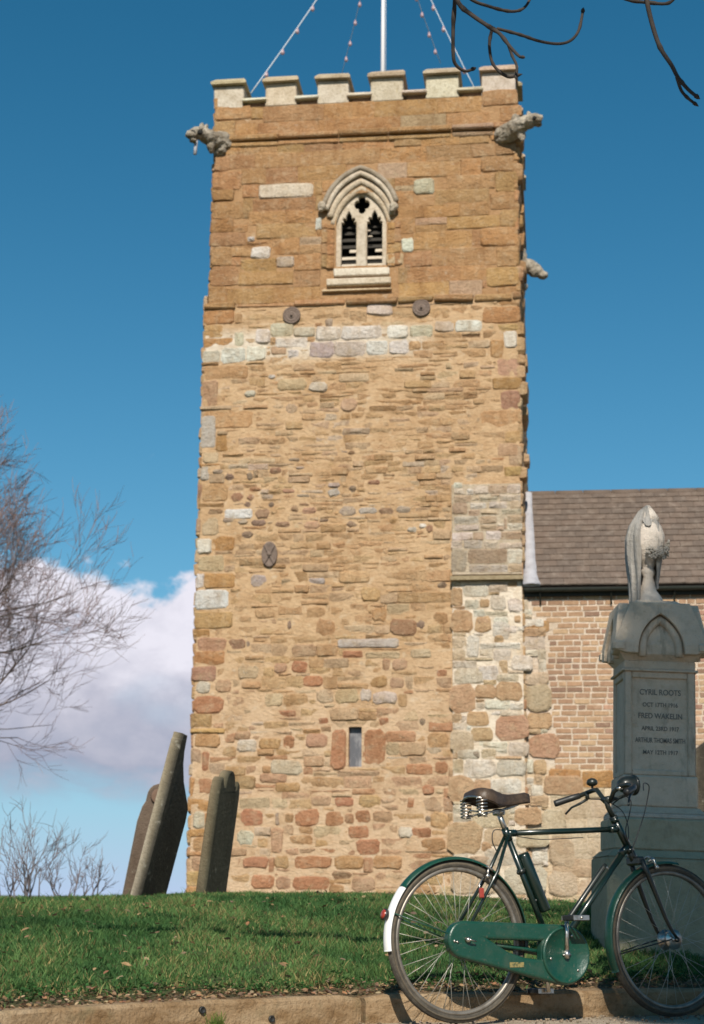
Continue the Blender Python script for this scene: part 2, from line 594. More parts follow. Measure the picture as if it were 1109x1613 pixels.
# ------------------------------------------------------------------ the lie of the land
KERB_H = .122
KP = [at_z(px, py, KERB_H) for px, py in ((-420, 1619), (-200, 1604), (0, 1592), (100, 1586), (300, 1577), (572, 1567), (716, 1565), (945, 1559), (1105, 1557), (1400, 1548), (1800, 1540))]
KX = [p.x for p in KP]
KY = [p.y for p in KP]
_s0 = (KY[1] - KY[0]) / (KX[1] - KX[0])
_s1 = .5
KX = [KX[0] - 9] + KX + [KX[-1] + 12]
KY = [KY[0] - 9 * .55] + KY + [KY[-1] + 12 * _s1]


def kerb_y(x):
    return float(np.interp(x, KX, KY))


BX = [-60, -8, -2.6, -1.6, -1.1, 0, .3, 1.5, 3, 8, 60]
BZ = [.30, .44, .505, .535, .56, .565, .562, .52, .49, .46, .40]


def lawn_z(x, y):
    yk = kerb_y(x)
    t = (y - yk) / max(12.7 - yk, .5)
    zb = float(np.interp(x, BX, BZ))
    if t < 1:
        t = max(t, 0)
        z = .108 + (zb - .108) * (1 - (1 - t) ** 1.55)
    else:
        z = zb
        if y > 14:
            z -= min((y - 14) * .004, .05)
        if y > 34:
            z -= min((y - 34) * .03, 4.0)
    z += .012 * noise.noise(Vector((x * .9, y * .9, 0))) + .006 * noise.noise(Vector((x * 3.1, y * 3.1, 4)))
    return z


# ground behind and under everything, the road, the lawn
mb = MB()
gx = [-2500, -300, -40, -12, 0, 12, 40, 300, 2500]
gy = [-2500, -300, -40, -12, -6, 0, 6, 14, 30]
vs = [(x, y, -.03 - (.0 if abs(x) < 50 and y > -50 else 1.0)) for y in gy for x in gx]
fs = [(j * 9 + i, j * 9 + i + 1, j * 9 + i + 10, j * 9 + i + 9) for j in range(8) for i in range(8)]
mb.add(vs, fs, (.06, .075, .025))
tag(mb.build('ground', M['soil']), kind='structure')

mb = MB()
xs = list(np.linspace(-14, 18, 129))
vs, fs = [], []
for x in xs:
    yk = kerb_y(x)
    for dy in (-13.0, -9.0, -6.0, -3.0, -1.5, -.8, -.4, -.2, -.09, .06):
        vs.append((x + .45 * -dy * .3, yk + dy, .006 * noise.noise(Vector((x * 2, dy * 2 + yk, 7))) - (.004 if dy < .05 else 0)))
for i in range(len(xs) - 1):
    for j in range(9):
        a = i * 10 + j
        fs.append((a, a + 10, a + 11, a + 1))
mb.add(vs, fs, (1, 1, 1), True)
tag(mb.build('road', M['road']), kind='structure')

mb = MB()
ys = [.10, .16, .23, .32, .45] + list(np.linspace(.65, 7.5, 36)) + [8.5, 10, 13, 17, 22, 30, 45, 80, 160, 400, 1200, 4000]
us = np.linspace(-1, 1, 141)
us = np.sign(us) * np.abs(us) ** 1.6
vs, fs, cs = [], [], []
for dy in ys:
    half = 9 + .75 * dy
    for u_ in us:
        x = float(u_ * half)
        xk = max(-11, min(13, x))
        y = kerb_y(xk) + dy
        vs.append((x, y, lawn_z(xk if abs(x) < 60 else math.copysign(60, x), y) - .012 + (.02 if dy < .2 else 0) * noise.noise(Vector((x * 5, y * 5, 1)))))
        k = min(1, max(0, (dy - .16 - .10 * noise.noise(Vector((x * 2.2, 3, 1)))) / .22))
        cs.append((.20 - .115 * k, .135 - .02 * k, .075 - .04 * k))
nU = len(us)
for j in range(len(ys) - 1):
    for i in range(nU - 1):
        a = j * nU + i
        fs.append((a, a + 1, a + nU + 1, a + nU))
mb.add(vs, fs, cs, True)
tag(mb.build('lawn', M['soil']), kind='structure')

# kerb: long dressed stones, each a part, with dark plugs for drilled holes
kerb = empty('kerb')
tag(kerb, kind='structure')
JX = [at_z(px, 1567, KERB_H).x for px in (572,)][0]
cuts = [-9.5, -7.4, -5.4, -3.55, -1.62, JX, 1.95, 3.9, 5.9, 8]
for a, b in zip(cuts[:-1], cuts[1:]):
    g = .010
    kt = rng.uniform(.85, 1.08)
    n = 22
    sect = [(0.0, -.12), (-.004, .05), (-.001, KERB_H - .016), (.012, KERB_H - .002), (.05, KERB_H), (.13, KERB_H - .002), (.15, KERB_H - .012), (.15, -.12)]
    vs, fs, cs = [], [], []
    for i in range(n + 1):
        x = a + g + (b - a - 2 * g) * i / n
        dx = .02
        t = Vector((2 * dx, kerb_y(x + dx) - kerb_y(x - dx), 0)).normalized()
        nn = Vector((-t.y, t.x, 0))
        for k, (d, z) in enumerate(sect):
            w = .008 * noise.noise(Vector((x * 3, d * 9, z * 9))) + .005 * noise.noise(Vector((x * 11, d * 20, z * 20)))
            e = .012 if i in (0, n) else 0
            q = Vector((x, kerb_y(x), 0)) + nn * (d + w) + Vector((0, 0, z + w * .8 - (e if z > .1 else 0)))
            vs.append(q)
            cs.append(tuple(q_ * kt for q_ in (.41, .295, .18)))
    m = len(sect)
    for i in range(n):
        for k in range(m - 1):
            fs.append((i * m + k, (i + 1) * m + k, (i + 1) * m + k + 1, i * m + k + 1))
    fs.append(tuple(range(m)))
    fs.append(tuple(n * m + k for k in range(m - 1, -1, -1)))
    mbk = MB().add(vs, fs, cs, False)
    ko = mbk.build('kerb_stone', M['kerb'], kerb)
    for px, py in ((318, 1591), (427, 1605)):
        d = ray(px, py)
        for _ in range(1):
            # meet the face plane near the stone
            xg = (px - PW / 2) / F_PX * 7.1
            for it in range(6):
                yy = kerb_y(xg) - .003
                q = CAM_P + d * (yy / d.y)
                xg = q.x
        if a < q.x < b:
            t = Vector((.04, kerb_y(q.x + .02) - kerb_y(q.x - .02), 0)).normalized()
            nn = Vector((-t.y, t.x, 0))
            Mh = Matrix.Translation(q) @ nn.to_track_quat('Z', 'Y').to_matrix().to_4x4()
            MB().lathe([(.009, -.006), (.013, -.012), (.0155, -.006), (.0155, .01)], 14, M=Mh).build('hole_plug', M['plastic'], ko)  # black plug, its colour standing for the shade inside a drilled hole


# ------------------------------------------------------------------ stones for walls
def stone_shape(mb, u0, u1, z0, z1, col, rg, relief=.02, rnd=.3, y=0.0, bulge=.012, place=None, smooth=False):
    """one worked stone: irregular rounded outline, rounded arris, hollowed-out face, front towards -y"""
    w, h = u1 - u0, z1 - z0
    cx, cz = (u0 + u1) / 2, (z0 + z1) / 2
    c = min(w, h) * rnd
    a, b = w / 2, h / 2
    pts = [(-a + c, -b), (0, -b), (a - c, -b), (a, -b + c), (a, b - c), (a - c, b), (0, b), (-a + c, b), (-a, b - c), (-a, -b + c)]
    j = min(w, h) * (.03 + .36 * rnd)
    pts = [(x + rg.uniform(-j, j) * .6, z + rg.uniform(-j, j) * .6) for x, z in pts]
    bev = min(min(w, h) * .18, .012 + .06 * rnd * min(w, h) / .1 * .3)
    n = len(pts)
    tx, tz = rg.uniform(-.010, .010), rg.uniform(-.014, .008)
    vs = []
    for x, z in pts:
        vs.append((cx + x, y + .04, cz + z))
    for x, z in pts:
        vs.append((cx + x, y - relief * .35, cz + z))
    for x, z in pts:
        kx, kz = max(0, 1 - bev / a), max(0, 1 - bev / b)
        vs.append((cx + x * kx, y - relief + tx * x / a + tz * z / b + rg.uniform(-.004, .004), cz + z * kz))
    vs.append((cx + rg.uniform(-.1, .1) * w, y - relief - bulge * rg.uniform(.2, 1.3), cz + rg.uniform(-.1, .1) * h))
    fs = []
    for r_ in (0, n):
        for i in range(n):
            k = (i + 1) % n
            fs.append((r_ + i, r_ + k, r_ + n + k, r_ + n + i))
    for i in range(n):
        fs.append((2 * n + i, 2 * n + (i + 1) % n, 3 * n))
    if place:
        vs = [place(*q) for q in vs]
    mb.add(vs, fs, col, smooth)


def fill_rows(u0, u1, z0, z1, hr, lr, rg, wob=.03, split=.2):
    out = []
    z = z0
    while z < z1 - .03:
        h = min(rg.uniform(*hr), z1 - z)
        if z1 - z - h < .05:
            h = z1 - z
        x = u0 - rg.uniform(0, .1)
        while x < u1:
            w = rg.uniform(*lr) * (.7 + .6 * h / hr[1])
            if rg.random() < .12:
                w *= 1.6
            dz = wob * noise.noise(Vector((x * 1.1, z * 1.3, 5)))
            a, b = max(x, u0), min(x + w, u1)
            if b - a > .05:
                if rg.random() < split and h > .11:
                    k = rg.uniform(.4, .6)
                    out.append([a, b, z + dz, z + dz + h * k])
                    out.append([a, b, z + dz + h * k, z + dz + h])
                else:
                    out.append([a, b, z + dz, z + dz + h])
            x += w
        z += h
    return out


def clip_rects(rects, blocks, pad=.004):
    out = []
    for r_ in rects:
        a, b, c, d = r_
        dead = False
        for (p, q, s, t) in blocks:
            p, q, s, t = p - pad, q + pad, s - pad, t + pad
            if a >= q or b <= p or c >= t or d <= s:
                continue
            opts = [(a, min(b, p), c, d), (max(a, q), b, c, d), (a, b, c, min(d, s)), (a, b, max(c, t), d)]
            best = max(opts, key=lambda o: max(0, o[1] - o[0]) * max(0, o[3] - o[2]))
            a, b, c, d = best
            if b - a < .055 or d - c < .038:
                dead = True
                break
        if not dead:
            out.append((a, b, c, d))
    return out


# ------------------------------------------------------------------ church tower
PHI = R(7)
TP = at(822, 1402, 24.3)
TM = Matrix.Translation(TP) @ Matrix.Rotation(-PHI, 4, 'Z')
TU, TD = Vector((math.cos(PHI), -math.sin(PHI), 0)), Vector((math.sin(PHI), math.cos(PHI), 0))


def tw(px, py, y=0.0):
    """photograph point -> (along the front, height) on the tower's front plane at depth y"""
    d = ray(px, py)
    o = TP + TD * y
    q = CAM_P + d * ((o - CAM_P).dot(TD) / d.dot(TD))
    return (q - o).dot(TU), q.z - TP.z


def twr(x0, y0, x1, y1, y=0.0):
    a, b = tw(x0, y1, y), tw(x1, y0, y)
    return (a[0], b[0], a[1], b[1])


tower = empty('church_tower', TM)
tag(tower, 'square ochre stone church tower with battlements, gargoyles and one pointed belfry window', 'church tower')
UL, UR, DEPTH = -4.9, .085, 4.95
Z_SET = tw(560, 476)[1]
Z_STR = tw(560, 215)[1]
Z_PAR = tw(560, 161)[1]

spec = []        # (rect, colour, rounding, relief)


def S(c, x0, y0, x1, y1, rnd=.16, rel=.016):
    spec.append((twr(x0, y0, x1, y1), c, rnd, rel))


def Z(ox, oy, k, items, rnd=.16, rel=.016):
    """stones read off an enlargement: centre and size, in enlarged pixels"""
    for c, cx, cy, w, h in items:
        S(c, ox + (cx - w / 2) / k, oy + (cy - h / 2) / k, ox + (cx + w / 2) / k, oy + (cy + h / 2) / k, rnd, rel)


# pale patches in the belfry stage and the white band below it
for it in (('pale', 407, 288, 494, 314), ('pale', 652, 281, 685, 306), ('white', 633, 375, 651, 397), ('white', 396, 389, 426, 408), ('pale', 436, 404, 463, 421),
           ('white', 390, 373, 401, 381), ('white', 497, 343, 507, 362), ('pale', 450, 210, 500, 217), ('cream', 608, 398, 636, 418),
           ('pale', 319, 552, 347, 571), ('white', 348, 547, 387, 572), ('white', 387, 545, 419, 570), ('pale', 369, 523, 385, 546),
           ('white', 402, 519, 426, 542), ('pale', 426, 508, 462, 531), ('white', 434, 532, 484, 549), ('white', 454, 551, 471, 564), ('pale', 462, 515, 496, 531),
           ('white', 497, 514, 537, 536), ('white', 538, 513, 601, 536), ('lgrey', 487, 538, 526, 564), ('pale', 526, 538, 576, 562), ('white', 577, 536, 611, 560),
           ('white', 613, 535, 643, 560), ('white', 611, 512, 643, 534), ('pale', 646, 512, 682, 532), ('pale', 685, 506, 716, 524), ('white', 717, 503, 760, 524),
           ('pale', 578, 476, 618, 497), ('white', 794, 521, 815, 549), ('cream', 738, 535, 772, 549), ('cream', 702, 571, 713, 582), ('cream', 730, 570, 755, 581),
           ('grey', 513, 502, 524, 515), ('tan', 427, 545, 452, 560), ('bright', 353, 801, 398, 818),
           ('white', 311, 848, 333, 873), ('cream', 313, 875, 354, 901), ('white', 309, 904, 322, 926), ('bright', 308, 929, 362, 959),
           ('cream', 317, 814, 345, 845), ('pink', 318, 599, 344, 640), ('lgrey', 316, 655, 341, 707), ('lgrey', 316, 735, 330, 757), ('cream', 320, 712, 345, 730),
           ('ochre', 321, 575, 392, 598), ('ochre', 320, 645, 398, 676), ('ochre', 318, 762, 360, 792), ('tan', 800, 700, 821, 735), ('pink', 784, 698, 818, 720)):
    S(*it)
Z(300, 560, 3.697, [('grey', 160, 675, 60, 25), ('dark', 230, 708, 55, 40), ('dark', 348, 703, 35, 45), ('redbrown', 495, 670, 70, 35), ('redbrown', 270, 825, 75, 60),
                    ('redbrown', 352, 828, 45, 45), ('red', 375, 780, 65, 25), ('dark', 338, 870, 50, 35), ('redbrown', 575, 790, 75, 30), ('grey', 655, 820, 80, 25),
                    ('dark', 945, 775, 50, 40), ('redbrown', 1070, 740, 70, 30), ('lgrey', 835, 755, 70, 30), ('brown', 940, 570, 45, 30), ('grey', 605, 610, 70, 25),
                    ('pink', 660, 870, 60, 25), ('grey', 640, 655, 50, 18), ('lgrey', 835, 800, 70, 50)], .36, .018)
Z(300, 560, 3.697, [('pale', 745, 185, 110, 60), ('pale', 350, 225, 65, 40), ('white', 475, 125, 40, 25), ('tan', 920, 290, 100, 80), ('cream', 595, 170, 170, 70), ('cream', 590, 310, 70, 60)], .3, .022)
Z(300, 780, 2.640, [('brown', 300, 78, 65, 45), ('dark', 283, 115, 60, 25), ('dark', 238, 165, 48, 30), ('brown', 105, 70, 65, 30), ('dark', 336, 42, 25, 25),
                    ('brown', 435, 57, 40, 30), ('pink', 495, 65, 60, 28), ('grey', 655, 68, 70, 40), ('lgrey', 738, 65, 75, 28), ('brown', 815, 65, 60, 28),
                    ('grey', 887, 60, 60, 30), ('dark', 672, 120, 45, 30), ('pink', 505, 125, 70, 35), ('brown', 383, 125, 65, 28), ('redbrown', 995, 140, 25, 35),
                    ('ochre', 845, 105, 35, 28), ('bright', 965, 130, 30, 20), ('lgrey', 922, 143, 40, 22), ('dark', 555, 105, 40, 16), ('dark', 1048, 375, 40, 28),
                    ('dark', 960, 537, 35, 40), ('dark', 412, 540, 18, 35), ('grey', 240, 625, 18, 35), ('grey', 160, 105, 50, 25), ('grey', 220, 110, 45, 22)], .36, .018)
Z(300, 780, 2.640, [('redbrown', 885, 550, 110, 70), ('lgrey', 740, 617, 255, 42), ('red', 675, 662, 85, 30), ('cream', 960, 658, 85, 40), ('cream', 800, 665, 145, 32),
                    ('pink', 90, 620, 120, 60), ('brown', 195, 620, 70, 45), ('red', 455, 715, 65, 50), ('red', 510, 775, 80, 45), ('pink', 375, 720, 50, 40),
                    ('tan', 240, 735, 90, 60), ('ochre', 780, 775, 75, 50), ('pink', 860, 780, 60, 45), ('pink', 870, 705, 60, 50), ('pink', 815, 705, 36, 50),
                    ('pink', 140, 795, 70, 55), ('red', 1045, 740, 45, 30), ('lgrey', 285, 357, 70, 50), ('gold', 520, 490, 80, 50), ('gold', 310, 490, 80, 45), ('gold', 750, 410, 80, 60),
                    ('ochre', 560, 550, 80, 70), ('ochre', 785, 495, 60, 60), ('cream', 400, 360, 45, 25), ('lgrey', 525, 358, 70, 25), ('ochre', 1040, 510, 60, 50), ('pale', 55, 800, 60, 50)], .22, .02)
Z(300, 1080, 2.640, [('red', 75, 80, 125, 70), ('ochre', 70, 230, 110, 60), ('red', 62, 315, 32, 80), ('red', 58, 415, 75, 70), ('red', 400, 115, 80, 28), ('red', 555, 150, 45, 35),
                     ('red', 617, 265, 66, 165), ('red', 765, 255, 92, 150), ('red', 410, 235, 45, 55), ('ochre', 330, 240, 90, 45), ('pink', 525, 230, 90, 60), ('ochre', 505, 190, 75, 20),
                     ('red', 805, 150, 40, 35), ('pink', 345, 385, 110, 40), ('ochre', 405, 422, 100, 36), ('red', 950, 350, 110, 45), ('red', 640, 485, 80, 40),
                     ('pink', 545, 480, 80, 40), ('red', 255, 550, 100, 70), ('red', 485, 550, 110, 70), ('red', 600, 555, 80, 65), ('red', 715, 545, 65, 50), ('pink', 800, 545, 80, 50),
                     ('red', 700, 610, 90, 50), ('red', 740, 670, 100, 60), ('pink', 360, 645, 50, 105), ('red', 270, 735, 110, 45), ('red', 510, 735, 155, 55), ('ochre', 380, 735, 60, 50),
                     ('red', 300, 815, 100, 60), ('pink', 385, 820, 60, 55), ('red', 500, 820, 150, 55), ('pink', 720, 825, 95, 60), ('ochre', 1010, 660, 100, 50), ('red', 960, 612, 80, 40),
                     ('cream', 270, 490, 130, 50), ('cream', 650, 45, 100, 60), ('cream', 560, 45, 70, 60), ('pale', 730, 40, 50, 50), ('pale', 810, 50, 100, 50), ('red', 917, 487, 30, 45),
                     ('red', 990, 435, 50, 40), ('pale', 235, 250, 85, 50), ('pale', 400, 340, 130, 60), ('cream', 570, 610, 120, 55), ('ochre', 660, 735, 120, 55), ('gold', 745, 480, 90, 50), ('pale', 895, 610, 60, 45), ('ochre', 820, 735, 120, 55),
                     ('pale', 230, 630, 70, 60), ('pink', 35, 740, 55, 60), ('ochre', 40, 660, 60, 60), ('pale', 35, 560, 50, 70), ('gold', 1035, 560, 70, 70), ('red', 1045, 340, 50, 50), ('gold', 1030, 225, 90, 60)], .22, .02)
Z(300, 1080, 2.640, [('dark', 965, 150, 25, 35), ('brown', 630, 788, 85, 30), ('grey', 362, 555, 20, 55), ('grey', 990, 555, 25, 30)], .36, .018)
# the buttress foot and the patched corner at the right
corner = []


def CZ(ox, oy, k, items, rnd=.14, rel=.016):
    for c, cx, cy, w, h in items:
        r_ = twr(ox + (cx - w / 2) / k, oy + (cy - h / 2) / k, ox + (cx + w / 2) / k, oy + (cy + h / 2) / k, -.06)
        corner.append((r_, c, rnd, rel))


CZ(690, 730, 5.281, [('white', 165, 182, 70, 44), ('pale', 180, 232, 92, 50), ('white', 265, 235, 56, 50), ('tan', 205, 292, 140, 55), ('brown', 185, 375, 120, 96), ('white', 335, 350, 130, 50),
                     ('cream', 425, 402, 140, 46), ('pale', 600, 285, 175, 52), ('pale', 612, 398, 165, 45), ('tan', 640, 462, 125, 60), ('white', 640, 525, 118, 56), ('tan', 612, 598, 175, 66),
                     ('white', 203, 605, 165, 66), ('tan', 335, 605, 85, 70), ('white', 460, 597, 122, 70), ('pale', 435, 672, 118, 60), ('lgrey', 290, 672, 150, 68), ('pale', 155, 672, 92, 62),
                     ('pale', 602, 682, 192, 50), ('brown', 412, 772, 322, 118), ('white', 637, 770, 120, 120), ('grey', 175, 805, 125, 180), ('lgrey', 235, 470, 200, 60), ('lgrey', 240, 535, 200, 50),
                     ('tan', 415, 470, 140, 60), ('tan', 420, 535, 130, 48), ('lgrey', 500, 345, 150, 56), ('tan', 300, 410, 90, 50), ('tan', 560, 500, 20, 90), ('pale', 420, 295, 150, 40), ('lgrey', 420, 872, 320, 62), ('tan', 640, 872, 110, 66)])
CZ(690, 730, 5.281, [('ochre', 155, 1110, 95, 150), ('ochre', 200, 1320, 185, 165), ('white', 282, 1170, 112, 78), ('ochre', 385, 1165, 80, 72), ('white', 315, 1060, 210, 100), ('ochre', 380, 1340, 115, 112),
                     ('ochre', 660, 1295, 55, 58), ('white', 500, 1160, 130, 130), ('white', 525, 1330, 120, 110), ('white', 640, 1180, 120, 110), ('pale', 150, 995, 70, 50), ('pale', 500, 1030, 160, 80), ('white', 600, 1380, 110, 60)], .2, .02)
CZ(280, 900, 1.789, [('ochre', 800, 140, 60, 65), ('ochre', 860, 150, 45, 45), ('white', 912, 165, 50, 50), ('ochre', 905, 190, 26, 20), ('white', 970, 258, 60, 40), ('white', 832, 212, 35, 60), ('ochre', 803, 360, 72, 80),
                     ('ochre', 868, 340, 60, 40), ('ochre', 935, 338, 72, 55), ('ochre', 845, 415, 60, 38), ('tan', 1015, 355, 78, 75), ('ochre', 858, 460, 60, 38), ('red', 940, 440, 92, 70), ('ochre', 1020, 420, 68, 45),
                     ('red', 1032, 490, 82, 66), ('ochre', 1022, 550, 38, 42), ('white', 850, 555, 88, 52), ('lgrey', 940, 555, 85, 46), ('ochre', 797, 612, 70, 70), ('white', 925, 605, 85, 40), ('ochre', 860, 605, 52, 38),
                     ('ochre', 810, 750, 92, 90), ('ochre', 988, 690, 72, 52), ('ochre', 870, 775, 28, 28), ('white', 875, 285, 60, 40), ('pale', 930, 300, 60, 24), ('pale', 820, 295, 80, 45), ('white', 900, 375, 70, 28), ('pale', 940, 400, 60, 20),
                     ('cream', 800, 480, 66, 60), ('pale', 820, 515, 60, 26), ('dark', 838, 518, 22, 22), ('cream', 1010, 300, 70, 34), ('pale', 960, 500, 60, 40), ('cream', 880, 690, 100, 60), ('cream', 900, 750, 70, 50), ('pale', 920, 805, 110, 45),
                     ('cream', 1000, 750, 90, 55), ('tan', 1080, 790, 70, 80), ('cream', 840, 870, 140, 80), ('pale', 980, 870, 120, 80), ('cream', 1085, 880, 76, 70), ('tan', 850, 815, 60, 26), ('ochre', 1085, 600, 110, 56), ('cream', 1060, 700, 70, 60)], .2, .02)

# window openings kept clear of stones
WIN = twr(500, 264, 631, 474)
SLIT = twr(549, 1145, 570, 1208)
HOLE = twr(529, 302, 609, 420)
PLATES = []
blocks = [s[0] for s in spec]
keep_out = [twr(505, 326, 627, 474), twr(519, 297, 614, 326), twr(545, 272, 594, 297), SLIT]
CORNER = (tw(711, 900, -.06)[0], 9, -1, tw(760, 752, -.06)[1])

rects = []
rr = random.Random(11)
# quoins up the left edge and, above the nave roof, up the right edge
quoin = []
for side in (0, 1):
    z = -.25 if side == 0 else tw(822, 750)[1]
    k = 0
    while z < Z_PAR:
        h = rr.uniform(.20, .34)
        w = rr.uniform(.42, .62) if k % 2 else rr.uniform(.22, .36)
        e = (UL if z < Z_SET else UL + .075)
        quoin.append((e - rr.uniform(-.012, .03), e + w, z, z + h) if side == 0 else (UR - w, UR + rr.uniform(-.012, .03), z, z + h))
        z += h + .012
        k += 1
zones = [(-.3, 1.3, (.13, .23), (.20, .42)), (1.3, 2.9, (.11, .21), (.18, .40)), (2.9, 4.7, (.11, .20), (.18, .42)), (4.7, 5.5, (.07, .15), (.14, .34)),
         (5.5, 6.6, (.06, .12), (.12, .32)), (6.6, 7.9, (.07, .15), (.16, .40)), (7.9, Z_SET - .06, (.12, .22), (.20, .46))]
for z0, z1, hr, lr in zones:
    rects += [(r_, 0) for r_ in clip_rects(fill_rows(UL, UR, z0, z1, hr, lr, rr), keep_out + [CORNER] + blocks + quoin)]
rects += [(r_, 1) for r_ in clip_rects(fill_rows(UL + .075, UR, Z_SET + .02, Z_STR - .04, (.21, .29), (.38, .85), rr, .012, .06), keep_out + blocks + quoin)]
rects += [(r_, 1) for r_ in clip_rects(fill_rows(UL + .075, UR, Z_STR + .05, Z_PAR, (.23, .30), (.40, .85), rr, .01, .0), keep_out + blocks + quoin)]


def pick_colour(u_, z, rg, top):
    if top:
        q = rg.random()
        base = 'ochre2' if q < .45 else 'ochre' if q < .9 else 'tan'
    elif z > 7.2:
        base = rg.choice(['ochre', 'ochre', 'gold', 'gold', 'tan', 'ochre2', 'cream'])
    elif z > 5.4:
        base = rg.choice(['gold', 'ochre', 'gold', 'tan', 'cream', 'gold', 'tan', 'lgrey', 'ochre'])
    elif z > 3.0:
        base = rg.choice(['gold', 'gold', 'ochre', 'ochre', 'gold', 'tan', 'cream'])
    else:
        base = rg.choice(['gold', 'cream', 'cream', 'pale', 'tan', 'pink', 'ochre', 'gold', 'pink', 'red'])
    k = .06 if top else .55 if z > 3 else .46
    c = vary(C[base], rg, .08 if top else .10)
    return tuple(a + (m_ - a) * k for a, m_ in zip(c, C['mortar']))


stones = []       # (area, rect, colour, rounding, relief, y)
for r_, top in rects:
    u_, z = (r_[0] + r_[1]) / 2, (r_[2] + r_[3]) / 2
    stones.append(((r_[1] - r_[0]) * (r_[3] - r_[2]), r_, pick_colour(u_, z, rr, top),   .05 if top else rr.uniform(.06, .22),
                   rr.uniform(.003, .014) if top else rr.uniform(.001, .013) + (rr.uniform(.012, .026) if rr.random() < .17 else 0), 0.0))
for r_ in clip_rects(quoin, blocks + keep_out + [CORNER]):
    z = (r_[2] + r_[3]) / 2
    q = rr.random()
    base = ('ochre2' if q < .7 else 'ochre') if z > Z_SET else ('ochre' if q < .5 else 'gold' if q < .7 else 'tan' if q < .85 else 'pink')
    stones.append(((r_[1] - r_[0]) * (r_[3] - r_[2]) * 1.5, r_, vary(C[base], rr), .12, rr.uniform(.010, .034), 0.0))
for r_, c, rnd, rel in spec:
    cc_ = vary(C[c], rr, .06)
    kk = 0 if c in ('bright', 'white', 'pale', 'lgrey') else .18 if c in ('dark', 'redbrown', 'brown', 'red') else .32
    cc_ = tuple(a + (m_ - a) * kk for a, m_ in zip(cc_, C['mortar']))
    stones.append(((r_[1] - r_[0]) * (r_[3] - r_[2]) + .03, r_, cc_, rnd, rel + rr.uniform(0, .008) + (.010 if c in ('white', 'bright', 'pale') else 0), 0.0))
# the corner patch: filled between its known stones
NAVE_Y = .012
cu0, cu1 = tw(712, 900, -.06)[0], tw(822, 900, -.06)[0]
cfill = clip_rects(fill_rows(cu0, cu1, tw(760, 905, -.06)[1] + .02, tw(760, 765, -.06)[1], (.09, .15), (.16, .36), rr, .006), [c_[0] for c_ in corner])
cfill = [(r_, rr.choice(['tan', 'pale', 'lgrey', 'tan', 'cream'])) for r_ in cfill]
c2 = clip_rects(fill_rows(cu0, cu1 + .34, -.3, tw(760, 918, -.06)[1], (.12, .22), (.18, .36), rr, .02), [c_[0] for c_ in corner])
cfill += [(r_, rr.choice(['white', 'pale', 'cream', 'white', 'ochre', 'pale', 'cream', 'ochre', 'gold'])) for r_ in c2 if r_[1] < cu1 + .12 + .22 * min(1, max(0, (4.5 - r_[3]) / .8)) + .05]
for r_, c in cfill:
    cc_ = tuple(a + (m_ - a) * .35 for a, m_ in zip(vary(C[c], rr, .08), (.76, .65, .51)))
    stones.append(((r_[1] - r_[0]) * (r_[3] - r_[2]), r_, cc_, .16, rr.uniform(.004, .014), -.06 if r_[0] < cu1 - .08 else NAVE_Y))
for r_, c, rnd, rel in corner:
    cc_ = tuple(a + (m_ - a) * .25 for a, m_ in zip(vary(C[c], rr, .06), (.76, .65, .51)))
    stones.append(((r_[1] - r_[0]) * (r_[3] - r_[2]) + .03, r_, cc_, rnd, rel * .7, -.06 if r_[0] < cu1 - .08 else NAVE_Y))
stones.sort(key=lambda s: -s[0])
mass = MB()
for i, (ar, r_, c, rnd, rel, y) in enumerate(stones):
    # the rusticated belfry-stage stones are nudged to the setback plane
    sm = rnd > .4
    if i < 296:
        mb1 = MB()
        stone_shape(mb1, *r_, c, rr, rel, rnd, y, smooth=sm)
        mb1.build('stone', M['stone'], tower)
    else:
        stone_shape(mass, *r_, c, rr, rel, rnd, y, smooth=sm)

# rough side faces and back
for side in range(3):
    z = -.3
    while z < Z_PAR:
        h = rr.uniform(.16, .30)
        x = -.02
        while x < DEPTH:
            w = rr.uniform(.28, .6)
            top = z > Z_SET
            e = .075 if top else 0
            rel = rr.uniform(.01, .035) + (rr.uniform(.02, .10) if side == 0 and x < .9 and z > 6 and rr.random() < .33 else 0)
            if side == 0:
                pl = lambda u_, y, zz: (UR - y, u_, zz)
            elif side == 1:
                pl = lambda u_, y, zz, e=e: (UL + e + y, DEPTH - u_, zz)
            else:
                pl = lambda u_, y, zz: (UR - u_, DEPTH - y, zz)
            stone_shape(mass, x, min(x + w - .012, DEPTH), z, z + h - .012, pick_colour(0, z, rr, top), rr, rel, .16, 0, place=pl)
            x += w
        z += h
tag(mass.build('rubble_stones', M['stone'], tower), kind='stuff')

